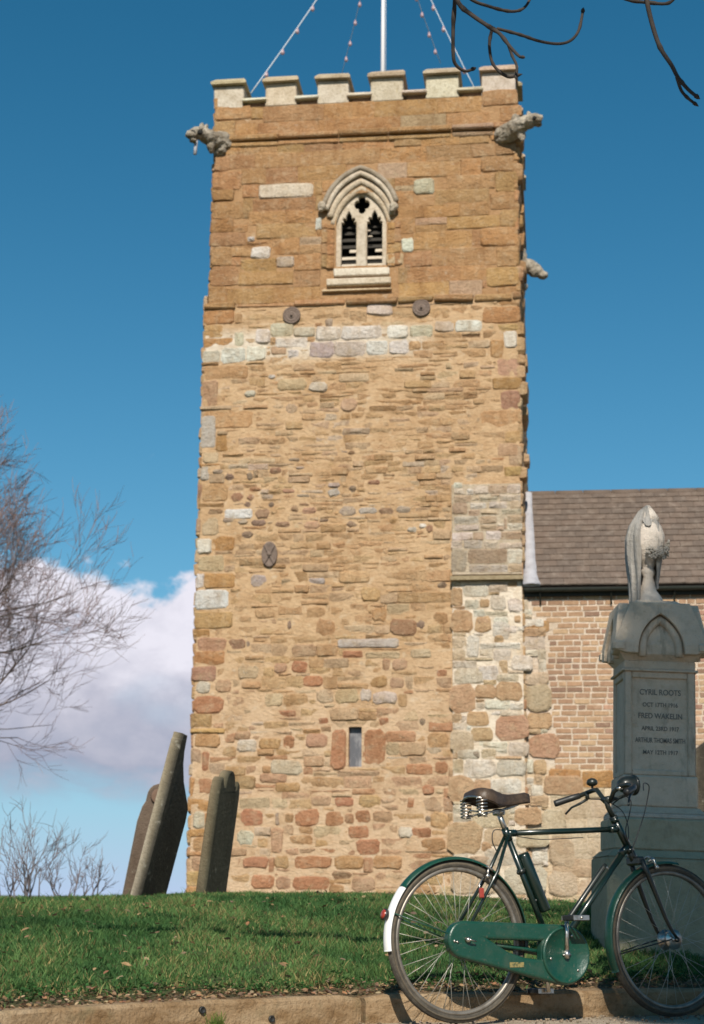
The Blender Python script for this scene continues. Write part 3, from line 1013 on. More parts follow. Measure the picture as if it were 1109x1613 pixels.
# mortar face, with the openings left out, and the solid core behind
ux = sorted(set([round(float(q), 4) for q in np.arange(UL + .03, UR, .085)] + [HOLE[0], HOLE[1], SLIT[0], SLIT[1], UR - .03]))
zx = sorted(set([round(float(q), 4) for q in np.arange(-.6, Z_PAR, .085)] + [HOLE[2], HOLE[3], SLIT[2], SLIT[3], Z_PAR]))
BAND = twr(300, 504, 690, 576)
vs, fs, cs = [], [], []
for z in zx:
    for u_ in ux:
        top = z > Z_SET
        nz = noise.noise(Vector((u_ * 6, z * 9, 2))) * .013 + noise.noise(Vector((u_ * 17, z * 23, 5))) * .008 + noise.noise(Vector((u_ * 1.3, z * 1.7, 9))) * (.006 if top else .015)
        on_edge = any(abs(u_ - e) < 1e-4 for e in SLIT[:2]) or any(abs(z - e) < 1e-4 for e in SLIT[2:])
        uu = u_
        if top and u_ < UL + .11:
            uu = max(u_, UL + .105)
        vs.append((uu, (.006 if top else -.008) + (0 if on_edge else nz), z))
        t = max(0, min(1, (z - 2.2) / 1.5))
        lo, mi = (.60, .425, .275), (.56, .378, .22)
        c = tuple(a + (b - a) * t for a, b in zip(lo, mi)) if not top else (.42, .25, .125)
        bd = max(0, min(1, (z - BAND[2]) / .15, (BAND[3] - z) / .15, (BAND[1] - u_) / .4))
        c = tuple(a + (m_ - a) * bd * .8 for a, m_ in zip(c, (.70, .62, .51)))
        cs.append(c)
nU = len(ux)
for j in range(len(zx) - 1):
    for i in range(nU - 1):
        cu_, cz_ = (ux[i] + ux[i + 1]) / 2, (zx[j] + zx[j + 1]) / 2
        if HOLE[0] < cu_ < HOLE[1] and HOLE[2] < cz_ < HOLE[3]:
            continue
        if SLIT[0] < cu_ < SLIT[1] and SLIT[2] < cz_ < SLIT[3]:
            continue
        a = j * nU + i
        fs.append((a, a + 1, a + nU + 1, a + nU))
mbm = MB().add(vs, fs, cs, True)
mbm.build('mortar_face', M['mortar'], tower)
core = MB()
core.box(((UL + UR) / 2, .55 + (DEPTH - .6) / 2, (Z_PAR - .7) / 2), (UR - UL - .08, DEPTH - .6, Z_PAR + .65), .01, (.36, .24, .12))
for x0, x1 in ((UL + .09, UL + .5), (UR - .45, UR - .035)):       # front wall thickness either side, so the returns are closed
    core.box(((x0 + x1) / 2, .30, (Z_PAR - .7) / 2), (x1 - x0, .5, Z_PAR + .65), .004, (.36, .24, .12))
core.build('wall_core', M['mortar'], tower)
# corner patch backing
cb = MB()
cb.box(((cu0 + cu1) / 2, -.03, (tw(760, 905, -.06)[1] + tw(760, 762, -.06)[1]) / 2), (cu1 - cu0, .052, tw(760, 762, -.06)[1] - tw(760, 905, -.06)[1]), .008, (.52, .43, .32))
cb.box(((cu0 + cu1) / 2 + .0, -.032, tw(760, 915, -.06)[1] / 2 - .15), (cu1 - cu0, .050, tw(760, 915, -.06)[1] + .3), .008, (.76, .65, .52))
cb.build('buttress_core', M['mortar'], tower)
lz = tw(760, 909, -.1)[1]
cl = MB()
cl.prism([(cu0 - .02, lz - .05), (cu1 + .02, lz - .05), (cu1 + .02, lz + .01), (cu0 - .02, lz + .01)], -.17, -.03, (.34, .27, .17))
cl.build('weathering_ledge', M['carved'], tower)

# string courses
x = UL + .0
while x < UR:
    sc = MB()
    w = rr.uniform(.5, 1.1)
    b = min(x + w, UR + .04)
    px_gap = rr.random() < .25
    pr = rr.uniform(.035, .075) if not px_gap else .012
    sc.box(((x + b) / 2, .03 - pr / 2, Z_SET + rr.uniform(-.012, .012)), (b - x - .012, .1 + pr, rr.uniform(.07, .10)), .02, vary(C['ochre2'], rr, .1), jit=.012, rg=rr)
    sc.build('setback_stone', M['stone'], tower)
    x = b
x = UL + .06
while x < UR:
    sc = MB()
    b = min(x + rr.uniform(.6, 1.2), UR + .05)
    pr = rr.uniform(.05, .09)
    c = vary(C['ochre2'] if rr.random() < .7 else C['tan'], rr, .1)
    sc.box(((x + b) / 2, .02 - pr / 2, Z_STR + .045), (b - x - .012, .1 + pr, .09), .022, c, jit=.008, rg=rr)
    sc.box(((x + b) / 2, .03 - pr / 4, Z_STR - .065), (b - x - .012, .08 + pr / 2, .07), .02, vary(c, rr, .1), jit=.008, rg=rr)
    sc.build('string_course_stone', M['stone'], tower)
    x = b
for yy in (0, 1):
    sc = MB()
    sc.box((UR + .03 if yy else UL + .05, DEPTH / 2 + .05, Z_STR), (.09, DEPTH - .02, .16), .02, C['ochre2'])
    sc.build('side_string_course', M['stone'], tower)

# parapet: crenel sills, merlons with copings
mer_px = [(332, 385, 118), (417, 468, 113), (499, 550, 110), (583, 636, 105), (670, 723, 102), (758, 813, 100)]
prev = None
for a, b, y in mer_px:
    if prev is not None:
        u0, u1 = tw(prev, 155)[0], tw(a, 155)[0]
        sill = MB()
        sill.box(((u0 + u1) / 2, .16, Z_PAR + .115), (u1 - u0 + .06, .46, .055), .012, vary(C['pale'], rr, .06), jit=.006, rg=rr)
        sill.box(((u0 + u1) / 2 + .03, .22, Z_PAR + .045), (u1 - u0 - .02, .36, .09), .01, C['brown'])  # brown block in the slot, its dark colour standing for the sill's shadow
        sill.build('crenel_sill', M['carved'], tower)
    prev = b


def merlon(parent, place, wid, rg, top_c, corner_stone=False):
    h1, h2 = .385, .17
    body = MB()
    body.box((0, .19, h1 / 2), (wid - .02, .40, h1 + .02), .014, vary((.57, .485, .385), rg, .06), M=place, jit=.006, rg=rg)
    bo = body.build('merlon', M['carved'], parent)
    cap = MB()
    W2, o = wid / 2 + .03, .085
    yf, yb = -.01 - o, .39 + o
    vs = [(-W2, yf, h1 + .012), (W2, yf, h1 + .012), (W2, yb, h1 + .012), (-W2, yb, h1 + .012),
          (-W2, yf, h1 + .055), (W2, yf, h1 + .055), (W2, yb, h1 + .055), (-W2, yb, h1 + .055),
          (-W2 + .05, .08, h1 + .012 + h2), (W2 - .05, .08, h1 + .012 + h2), (W2 - .05, .30, h1 + .012 + h2), (-W2 + .05, .30, h1 + .012 + h2)]
    vs = [Vector(v) + Vector((rg.uniform(-.008, .008), rg.uniform(-.008, .008), rg.uniform(-.006, .006))) for v in vs]
    fs = [(3, 2, 1, 0)]
    for k in (0, 4):
        for i in range(4):
            j = (i + 1) % 4
            fs.append((k + i, k + j, k + 4 + j, k + 4 + i))
    fs.append((8, 9, 10, 11))
    cap.add(vs, fs, vary(top_c, rg, .05), False, place)
    cap.build('coping', M['carved'], bo)


capcol = (.47, .37, .25)
for i, (a, b, y) in enumerate(mer_px):
    u0, u1 = tw(a, 150)[0], tw(b, 150)[0]
    u0, u1 = max(u0, UL + .04), min(u1, UR + .02)
    merlon(tower, Matrix.Translation(((u0 + u1) / 2, .0, Z_PAR + .005)), u1 - u0, rr, capcol)
wall2 = MB()
for k in range(5):
    y = .75 + k * .9
    for sgn in (0, 1):
        pm = Matrix.Translation((UR + .0 if sgn else UL + .075, y, Z_PAR + .005)) @ Matrix.Rotation(R(90 if sgn else -90), 4, 'Z')
        merlon(tower, pm, .5, rr, capcol)
for k in range(5):
    merlon(tower, Matrix.Translation((UL + .6 + k * .92, DEPTH, Z_PAR + .005)) @ Matrix.Rotation(math.pi, 4, 'Z'), .5, rr, capcol)
rf = MB()
rf.box(((UL + UR) / 2, DEPTH / 2, Z_PAR - .03), (UR - UL - .12, DEPTH - .1, .10), .01)
rf.build('tower_roof', M['lead'], tower)


# belfry window
def arch_pts(cx, hw, zs, za, n=14, z0=None):
    """pointed arch from the left springing over the apex to the right; two arcs"""
    h = za - zs
    r_ = (hw * hw + h * h) / (2 * hw)
    a_end = math.atan2(h, -(hw - r_)) if r_ >= hw else math.atan2(h, r_ - hw)
    out = []
    cxl = cx - hw + r_
    ang = math.asin(min(1, h / r_))
    if r_ < hw:
        ang = math.pi - ang
    for i in range(n + 1):
        t = ang * i / n
        out.append((cxl - r_ * math.cos(t), zs + r_ * math.sin(t)))
    right = [(2 * cx - x, z) for x, z in out[::-1][1:]]
    return out + right


def pxl(x, y):
    return tw(470 + x / 5.837, 250 + y / 5.837)


wc = pxl(578, 600)[0]
window = MB()
hwO, zsO, zaO, zB = (pxl(825, 600)[0] - pxl(330, 600)[0]) / 2, pxl(578, 600)[1], pxl(578, 285)[1], pxl(578, 1005)[1]
outer = arch_pts(wc, hwO, zsO, zaO, 10) + [(wc + hwO, zB), (wc - hwO, zB)]


def light_hole(cx, hw, zb, zs):
    """trefoil-headed light"""
    pts = [(cx + hw, zb), (cx + hw, zs)]
    pts += [(cx + hw * .62, zs + hw * .05), (cx + hw * .84, zs + hw * .38), (cx + hw * .72, zs + hw * .66), (cx + hw * .36, zs + hw * .55)]
    pts += [(cx + hw * .36, zs + hw * .95), (cx + hw * .18, zs + hw * 1.30), (cx, zs + hw * 1.62)]
    left = [(2 * cx - x, z) for x, z in pts[::-1][1:]]
    return pts + left


l1, l2 = light_hole((pxl(465, 0)[0]), .120, zB + .02, pxl(0, 590)[1]), light_hole(pxl(700, 0)[0], .122, zB + .02, pxl(0, 590)[1])
qc, qz = pxl(580, 405)
quat = []
for i in range(48):
    t = 2 * math.pi * i / 48
    r_ = .078 + .052 * abs(math.cos(2 * t)) ** .7
    quat.append((qc + r_ * math.cos(t) * .95, qz + r_ * math.sin(t) * 1.18))
v_, f_ = curve_mesh(outer, [l1, l2, quat], .10, .018, 2, .07)
wroot = MB().add(v_, f_, (.60, .51, .40)).build('belfry_window', M['carved'], tower)


def haunch(cx, hw, zs, za, sag, n=14):
    """pointed arch with slack haunches: two shallow arcs meeting at the apex"""
    a_, b_ = Vector((cx - hw, zs)), Vector((cx, za))
    nn = Vector((-(b_ - a_).y, (b_ - a_).x)).normalized() * (b_ - a_).length * sag
    out = []
    for i in range(n + 1):
        t = i / n
        q = a_.lerp(b_, t) + nn * (4 * t * (1 - t))
        out.append((q.x, q.y))
    return out + [(2 * cx - x, z) for x, z in out[::-1][1:]]


hood = haunch(wc - .01, (pxl(880, 0)[0] - pxl(225, 0)[0]) / 2, pxl(0, 450)[1], pxl(0, 128)[1], .13)
inner = haunch(wc, hwO + .02, zsO, zaO + .02, .12)
for k, (t, rad, y, c) in enumerate(((0, .045, -.085, (.36, .30, .23)), (.26, .045, -.06, (.62, .53, .42)), (.60, .060, .012, (.58, .48, .36)), (.94, .055, .05, (.54, .44, .32)))):
    path = [(x0 + (x1 - x0) * t, y, z0 + (z1 - z0) * t) for (x0, z0), (x1, z1) in zip(hood, inner)]
    MB().tube(path, rad, 8, c, True).build('hood_mould' if k == 0 else 'arch_order', M['carved'], wroot)
for sx, px_ in ((-1, 225), (1, 882)):
    u_, z_ = pxl(px_, 460)
    v_, f_ = blob_mesh([((u_, -.09, z_), (.075, .08, .075)), ((u_, -.12, z_ + .02), (.05, .05, .05)), ((u_ - .02, -.1, z_ - .06), (.045, .05, .04))], .012, .012, 3 + sx)
    MB().add(v_, f_, (.50, .43, .34), True).build('label_stop', M['carved'], wroot)
for sx in (-1, 1):
    z = zB + .0
    while z < zsO - .05:
        h = rr.uniform(.16, .26)
        h = min(h, zsO - z)
        jb = MB()
        jb.box((wc + sx * (hwO + .055), .05, z + h / 2), (.12, .16, h - .008), .012, vary(C['ochre'], rr, .1), jit=.004, rg=rr)
        jb.box((wc + sx * (hwO + .15), .03, z + h / 2 + .02), (.10, .12, h - .01), .012, vary(C['ochre2'], rr, .1), jit=.004, rg=rr)
        z += h
        jb.build('jamb_stone', M['stone'], wroot)
ml = MB()
mu0, mu1 = pxl(548, 0)[0], pxl(622, 0)[0]
ml.prism([(mu0, zB), (mu1, zB), (mu1 - .012, zsO + .02), (mu0 + .012, zsO + .02)], .035, .16, (.58, .50, .40))
ml.build('mullion', M['carved'], wroot)
for (x0, x1, ya, yb, pr, c) in ((326, 838, 1000, 1095, .02, 'pale'), (262, 852, 1100, 1185, .06, 'pale'), (222, 862, 1192, 1235, .035, 'cream')):
    a, b = pxl(x0, yb), pxl(x1, ya)
    MB().box(((a[0] + b[0]) / 2, .07 - pr, (a[1] + b[1]) / 2), (b[0] - a[0], .2, b[1] - a[1] - .006), .015, vary(C[c], rr, .04), jit=.006, rg=rr).build('sill', M['carved'], wroot)
for lx, hw in ((pxl(465, 0)[0], .135), (pxl(700, 0)[0], .138)):
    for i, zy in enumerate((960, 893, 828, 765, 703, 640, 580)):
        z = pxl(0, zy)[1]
        sunlit_ = i < 2 or (i == 2)  # lower slats coloured pale as if catching sun, upper ones near black for shade
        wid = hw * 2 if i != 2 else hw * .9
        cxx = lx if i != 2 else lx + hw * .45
        Ml = Matrix.Translation((cxx, .20 if sunlit_ else .30, z)) @ Matrix.Rotation(R(-38), 4, 'X')
        MB().box((0, 0, 0), (wid, .012 if not sunlit_ else .015, .085 if sunlit_ else .10), .003, (.52, .45, .36) if sunlit_ else (.045, .04, .034), M=Ml).build('louvre', M['wood'], wroot)
for lx, zy in ((pxl(655, 0)[0], 703), (pxl(640, 0)[0], 650)):
    MB().box((lx, .17, pxl(0, zy)[1]), (.07, .03, .025), .004, (.50, .42, .33)).build('broken_louvre', M['wood'], wroot)
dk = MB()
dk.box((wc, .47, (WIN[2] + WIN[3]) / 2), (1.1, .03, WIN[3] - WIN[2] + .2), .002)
dk.build('belfry_back', M['dark'], wroot)  # dark sheet painting in the unlit belfry interior

# slit window
su, sv, sz0, sz1 = SLIT
MB().box(((su + sv) / 2, .11, (sz0 + sz1) / 2), (sv - su + .1, .02, sz1 - sz0 + .1), .002).build('slit_window', M['glass'], tower)
sw = MB()
for sx, e in ((-1, su), (1, sv)):
    sw.box((e + sx * .03, .06, (sz0 + sz1) / 2), (.06, .12, sz1 - sz0 + .04), .006, C['red'])
sw.box(((su + sv) / 2, .06, sz1 + .03), (sv - su + .1, .12, .06), .006, C['tan'])
sw.box(((su + sv) / 2, .06, sz0 - .03), (sv - su + .1, .13, .06), .006, C['cream'])
sw.build('slit_surround', M['stone'], tower)

# iron tie plates
for px_, py_ in ((460, 498), (664, 486)):
    u_, z_ = tw(px_, py_)
    Mp = Matrix.Translation((u_, -.035, z_)) @ Matrix.Rotation(R(90), 4, 'X')
    p_ = MB().lathe([(.14, -.03), (.142, .012), (.128, .026), (.118, .012), (.098, .012), (.090, .026), (.078, .012), (.052, .012), (.046, .03), (.034, .014), (.022, .02), (.018, .05), (.004, .055)], 28, M=Mp)
    for k in range(12):
        t = 2 * math.pi * k / 12
        p_.box((.108 * math.cos(t), .108 * math.sin(t), .016), (.014, .014, .014), .003, M=Mp)
    p_.build('tie_plate', M['iron'], tower)
u_, z_ = tw(425, 874)
Mp = Matrix.Translation((u_, -.035, z_)) @ Matrix.Rotation(R(90), 4, 'X')
ov = MB().lathe([(1, -.03), (1, .012), (.9, .022), (.8, .012), (.01, .012)], 28, M=Mp @ Matrix.Diagonal((.122, .20, 1, 1)))
for a in (R(62), R(-62)):
    ov.box((0, 0, .022), (.34, .032, .028), .006, M=Mp @ Matrix.Rotation(a, 4, 'Z'))
ov.lathe([(.034, 0), (.034, .045), (.02, .055)], 12, M=Mp)
ov.build('oval_tie_plate', M['iron'], tower)


# gargoyles
def garg_local(px, py, y):
    u_, z_ = tw(px, py, y)
    return Vector((u_, y, z_))


def taper(pts, n=5):
    """balls strung along (point, radius) stations, so a body reads as one form"""
    out = []
    for (p, r_), (q, t_) in zip(pts[:-1], pts[1:]):
        for i in range(n):
            k = i / n
            out.append((p.lerp(q, k), r_ + (t_ - r_) * k))
    out.append(pts[-1])
    return out


g1 = taper([(garg_local(352, 224, .02), .17), (garg_local(338, 221, -.12), .145), (garg_local(324, 214, -.28), .115), (garg_local(316, 211, -.36), .105)])
g1 += [(garg_local(309, 210, -.44), (.12, .12, .105)), (garg_local(300, 213, -.54), (.085, .09, .062)), (garg_local(297, 210, -.57), (.045, .05, .04)), (garg_local(304, 222, -.50), (.055, .08, .026)),
       (garg_local(305, 205, -.52), (.05, .04, .03)), (garg_local(315, 203, -.50), (.05, .04, .03)),
       (garg_local(318, 199, -.38), (.035, .04, .07)), (garg_local(325, 201, -.30), (.03, .05, .06)), (garg_local(332, 232, -.22), (.055, .07, .10)), (garg_local(346, 238, -.02), (.12, .1, .08))]
v_, f_ = blob_mesh(g1, .013, .022, 1, 1)
ga = MB().add(v_, f_, (.46, .40, .32), True).build('gargoyle', M['grimed'], tower)
p0, p1 = garg_local(309, 222, -.44), garg_local(307, 243, -.46)
MB().tube([p0, (p0 + p1) / 2, p1], .028, 10, (1, 1, 1)).build('spout', M['lead'], ga)
for e in ((304, 209), (315, 208)):
    q = garg_local(*e, -.555 if e[0] < 310 else -.545)
    MB().lathe([(.002, -.03), (.046, -.012), (.042, .02), (.002, .03)], 10, M=Matrix.Translation(q) @ Matrix.Rotation(R(90), 4, 'X')).build('socket_shade', M['dark'], ga)  # dark disc colours in the shade of an eye socket
g2 = taper([(garg_local(794, 214, -.0), .165), (garg_local(808, 205, -.14), .155), (garg_local(822, 197, -.28), .125), (garg_local(830, 193, -.34), .115)])
g2 += [(garg_local(838, 190, -.41), (.12, .12, .105)), (garg_local(848, 187, -.50), (.07, .08, .06)), (garg_local(852, 185, -.53), (.035, .04, .04)), (garg_local(848, 196, -.46), (.055, .07, .026)), (garg_local(843, 181, -.48), (.05, .04, .028)),
       (garg_local(832, 181, -.36), (.035, .04, .06)), (garg_local(822, 212, -.24), (.06, .07, .11)), (garg_local(812, 188, -.18), (.07, .06, .09))]
v_, f_ = blob_mesh(g2, .013, .020, 2, 1)
gb = MB().add(v_, f_, (.50, .43, .34), True).build('gargoyle', M['grimed'], tower)
for e in ((842, 186),):
    q = garg_local(*e, -.53)
    MB().lathe([(.002, -.02), (.032, -.006), (.03, .02), (.002, .03)], 10, M=Matrix.Translation(q) @ Matrix.Rotation(R(90), 4, 'X')).build('socket_shade', M['dark'], gb)  # socket shade as a dark disc, like the left gargoyle's
g3 = [(Vector((UR + .03, .9, tw(820, 405, .9)[1])), (.10, .12, .19)), (Vector((UR + .16, .9, tw(825, 420, .9)[1])), (.14, .12, .12)), (Vector((UR + .27, .9, tw(842, 428, .9)[1])), (.13, .11, .10)), (Vector((UR + .38, .9, tw(852, 434, .9)[1])), (.09, .09, .065)),
      (Vector((UR + .28, .9, tw(842, 421, .9)[1])), (.07, .09, .06)), (Vector((UR + .05, .9, tw(820, 452, .9)[1])), (.09, .1, .07)), (Vector((UR + .02, .9, tw(820, 380, .9)[1])), (.08, .1, .06))]
v_, f_ = blob_mesh(g3, .018, .014, 4, 2)
tag(MB().add(v_, f_, (.50, .44, .36), True).build('gargoyle', M['grimed'], tower), None)

# flagpole and the strings of bulbs
pb = Vector((tw(603, 110, 1.6)[0], 1.6, Z_PAR - .0))
ptop_z = tw(606, -170, 1.6)[1]
fp = empty('flagpole', TM @ Matrix.Translation(pb))
tag(fp, 'white painted flagpole standing on the tower roof behind the battlements', 'flagpole')
hgt = ptop_z - pb.z
MB().tube([(0, 0, 0), (0, 0, hgt * .5), (.01, 0, hgt)], [.040, .034, .026], 12).build('pole', M['pole'], fp)
MB().lathe([(.10, 0), (.10, .03), (.055, .05), (.055, .22)], 14).build('pole_base', M['iron'], fp)
MB().lathe([(.02, 0), (.055, .03), (.06, .06), (.03, .10), (.004, .11)], 12, M=Matrix.Translation((.01, 0, hgt))).build('finial', M['pole'], fp)
MB().tube([(.052, -.01, .4), (.05, -.012, hgt * .5), (.045, -.01, hgt - .05)], .006, 5).build('halyard', M['rope'], fp)
apex = TM @ Vector((pb.x + .01, pb.y - .03, ptop_z - .05))
for (ex, ey, yy, bulbs, lab, rad) in ((395, 147, .2, [(402, 130), (427, 103), (444, 80), (462, 56), (481, 30), (498, 6)], 'string of bulbs sloping from flagpole to the parapet beside the left corner merlon', .011),
                                      (538, 118, 4.6, [(540, 102), (549, 76), (555, 45), (561, 18)], 'faint string of bulbs falling behind the merlon just left of the flagpole', .006),
                                      (694, 100, 4.6, [(691, 88), (684, 68), (676, 30)], 'faint string of bulbs falling behind the fifth merlon, nearer the flagpole', .007),
                                      (748, 140, .3, [(739, 118), (724, 82), (713, 55), (700, 30)], 'string of bulbs sloping from flagpole to the gap before the right corner merlon', .008)):
    u_, z_ = tw(ex, ey, yy)
    end = TM @ Vector((u_, yy, max(z_, Z_PAR + .15)))
    so = empty('bulb_string', Matrix.Translation(end))
    tag(so, lab, 'string lights', 'strings of bulbs hung from the flagpole')
    pts = []
    for i in range(17):
        t = i / 16
        q = end.lerp(apex, t)
        q.z -= .10 * math.sin(math.pi * t)
        pts.append(q - end)
    MB().tube(pts, rad, 5).build('wire', M['rope'], so)
    L_ = (apex - end).length
    for k in range(1, 9):
        t = k / 9 + rr.uniform(-.012, .012)
        q = end.lerp(apex, t)
        q.z -= .10 * math.sin(math.pi * t) + .05
        MB().lathe([(.006, .05), (.020, .04), (.022, .02), (.034, -.01), (.036, -.03), (.022, -.055), (.004, -.065)][::-1], 10, M=Matrix.Translation(q - end)).build('bulb', M['bulb'], so)

# ------------------------------------------------------------------ nave at the right: brick wall, tiled roof
nave = empty('church_nave', TM)
tag(nave, 'brick church nave with brown tiled roof joining the tower at its right', 'church building')
NY = .03
nz_e = tw(950, 936, NY)[1]
nb0 = tw(950, 1212, NY)[1]
NU1 = 7.0
wallm = MB()
vs, fs, cs = [], [], []
uxn, zxn = list(np.arange(.06, NU1, .1)), list(np.arange(-.6, nz_e + .12, .1))
for z in zxn:
    for u_ in uxn:
        vs.append((u_, NY + .004 + .004 * noise.noise(Vector((u_ * 8, z * 8, 3))), z))
        cs.append((.66, .545, .435) if z > nb0 else (.70, .56, .40))
nU = len(uxn)
for j in range(len(zxn) - 1):
    for i in range(nU - 1):
        a = j * nU + i
        fs.append((a, a + 1, a + nU + 1, a + nU))
wallm.add(vs, fs, cs, True)
wallm.box((.06 + NU1 / 2, NY + .27, nz_e / 2 - .25), (NU1 - .1, .5, nz_e + .6), .004, (.5, .38, .26))
wallm.box((NU1 - .2, 2.2, nz_e / 2 - .25), (.4, 3.6, nz_e + .6), .004, (.5, .38, .26))
wallm.build('wall', M['mortar'], nave)


def ragged(z):
    t = (nz_e - z)
    e = .12 + .33 * min(1, t / .7) + .05 * noise.noise(Vector((0, z * 3, 1)))
    return e + (.06 if z < 2.6 else 0)


brick_rows = []
z = nb0
row = 0
vis = []
while z < nz_e - .02:
    x = ragged(z)
    x -= .12 * (row % 2)
    first = True
    while x < NU1 - .02:
        L_ = .218 if rr.random() < .72 else .104
        a = x if not first else max(x, ragged(z) - .02)
        if x + L_ - a > .05:
            vis.append((a, x + L_, z))
        first = False
        x += L_ + .020
    z += .0865
    row += 1
# ochre blocks set among the brick, as in the photograph
och = [twr(826, 978, 865, 995, NY), twr(866, 1212, 915, 1240, NY), twr(917, 1214, 966, 1240, NY)]
brick_templates = []
for k in range(8):
    for L_ in (.218, .104):
        t = MB().box((0, 0, 0), (L_, .05, .068), .006, jit=.003, rg=rr).mesh('brick')
        t.materials.append(M['brick'])
        brick_templates.append((L_, t))
bm_ = MB()
n_br = 0
for a, b, z in vis:
    c = ((a + b) / 2, z + .0365)
    if any(o[0] - .02 < c[0] < o[1] + .02 and o[2] - .01 < c[1] < o[3] + .01 for o in och):
        continue
    P = project(TM @ Vector((c[0], NY, c[1])))
    hidden = 958 < P[0] < 1100 and P[1] > 985
    L_ = b - a
    if P[0] < 1112 and not hidden and n_br < 298:
        l0, me = min(rr.sample(brick_templates, 10), key=lambda q: abs(q[0] - L_))
        o = bpy.data.objects.new('brick', me)
        o.location = (c[0], NY + .0235 - rr.uniform(0, .004), c[1])
        o.scale = (L_ / l0, 1, 1)
        o.rotation_euler = (0, rr.uniform(-.012, .012), 0)
        link(o, nave)
        n_br += 1
    else:
        bm_.box((c[0], NY + .0235 - rr.uniform(0, .004), c[1]), (L_, .05, .068), .005, vary(rr.choice([(.38, .235, .16), (.33, .195, .14), (.43, .28, .185), (.36, .225, .165), (.47, .325, .21)]), rr, .1))
tag(bm_.build('brickwork', M['brickmass'], nave), kind='stuff')
for r_ in och:
    mb1 = MB()
    stone_shape(mb1, *r_, vary(C['ochre'], rr, .06), rr, .012, .12, NY - .004)
    mb1.build('stone', M['stone'], nave)
# plinth stones under the brick
pst = clip_rects(fill_rows(.44, NU1 - .1, -.3, nb0 - .02, (.22, .34), (.35, .7), rr, .01, .1), och)
for r_ in pst:
    mb1 = MB()
    stone_shape(mb1, *r_, vary(rr.choice([(.66, .52, .37), (.68, .55, .41), (.62, .46, .30), (.67, .53, .38)]), rr, .06), rr, rr.uniform(.001, .005), .05, NY - .002)
    if r_[0] < 2.9:
        mb1.build('stone', M['stone'], nave)
    else:
        mb1.build('stone', M['stone'], nave)

# roof
RUN, EY = 2.0, -.085
rz0 = tw(950, 921, EY)[1]
rz1 = tw(950, 777, EY + RUN)[1]
slope = Vector((0, RUN, rz1 - rz0))
SL = slope.length
sd = slope.normalized()
nrm_r = Vector((1, 0, 0)).cross(sd)
RM = Matrix(((1, 0, 0), (0, sd.y, sd.z), (0, 0, 0))).transposed()


def roof_pt(u_, s, h):
    return Vector((u_, EY, rz0)) + sd * s + nrm_r * h


rfb = MB()
vs = [roof_pt(.09, 0, -.03), roof_pt(NU1, 0, -.03), roof_pt(NU1, SL, -.03), roof_pt(.09, SL, -.03),
      roof_pt(.09, 0, -.09), roof_pt(NU1, 0, -.09), roof_pt(NU1, SL, -.09), roof_pt(.09, SL, -.09)]
rfb.add(vs, [(0, 1, 2, 3), (7, 6, 5, 4), (0, 4, 5, 1), (1, 5, 6, 2), (2, 6, 7, 3), (3, 7, 4, 0)])
bk = [Vector((.09, EY + RUN, rz1 - .02)), Vector((NU1, EY + RUN, rz1 - .02)), Vector((NU1, EY + RUN * 2, rz0)), Vector((.09, EY + RUN * 2, rz0))]
rfb.add(bk, [(0, 1, 2, 3)])
roof = rfb.build('roof', M['tilemass'], nave)
NR = 16
gauge = SL / NR
tile_me = []
for k in range(4):
    t = MB()
    t.box((0, 0, 0), (.1965, gauge * 1.35, .026), .003, jit=.002, rg=rr)
    me = t.mesh('tile')
    me.materials.append(M['tile'])
    tile_me.append(me)
tilt = math.atan2(sd.z, sd.y)
tm = MB()
nt = 0
for i in range(NR):
    x = .095 + (.1 if i % 2 else 0)
    if i % 2:
        pass
    while x < NU1:
        s = gauge * (i + .5) + .012
        loc = roof_pt(x + .098, s, .012 + rr.uniform(-.003, .003))
        rot = (tilt - .10 + rr.uniform(-.012, .012), rr.uniform(-.008, .008), rr.uniform(-.008, .008))
        if x < 2.95 and nt < 296:
            o = bpy.data.objects.new('tile', rr.choice(tile_me))
            o.location = loc
            o.rotation_euler = rot
            link(o, roof)
            nt += 1
        else:
            tm.box((0, 0, 0), (.1965, gauge * 1.35, .026), .003, M=Matrix.Translation(loc) @ Matrix.Rotation(rot[0], 4, 'X'))
        x += .198
tag(tm.build('roof_tiles', M['tilemass'], roof), kind='stuff')
x = .15
while x < NU1:
    rdg = MB()
    rdg.tube([roof_pt(x, SL, -.02), roof_pt(x + .44, SL, -.02)], .075, 10)
    rdg.build('ridge_tile', M['tilemass'], roof)
    x += .45
# lead flashing up the roof edge
fl = MB()
prof = [(0, .26), (.06, .255), (.12, .235), (.3, .205), (.5, .20), (.7, .185), (1.2, .172), (1.7, .16), (2.2, .145), (SL - .05, .13), (SL + .03, .13)]
vs, fs = [], []
for s, w in prof:
    wv = .014 * noise.noise(Vector((s * 3.1, 0, 2))) + .006 * noise.noise(Vector((s * 9, 0, 5)))
    for x, h in ((.0, .02), (.0, .055), (.5, .075), (1.0, .055), (1.0, .02)):
        vs.append(roof_pt(.085 + (w - .0) * x + wv * x, s - .05, h))
m = 5
for i in range(len(prof) - 1):
    for k in range(m - 1):
        fs.append((i * m + k, i * m + k + 1, (i + 1) * m + k + 1, (i + 1) * m + k))
fs.append((0, 1, 2, 3, 4))
fs.append(tuple((len(prof) - 1) * m + k for k in range(4, -1, -1)))
fl.add(vs, [q[::-1] for q in fs], (1, 1, 1), True)
fl.build('lead_flashing', M['lead'], roof)
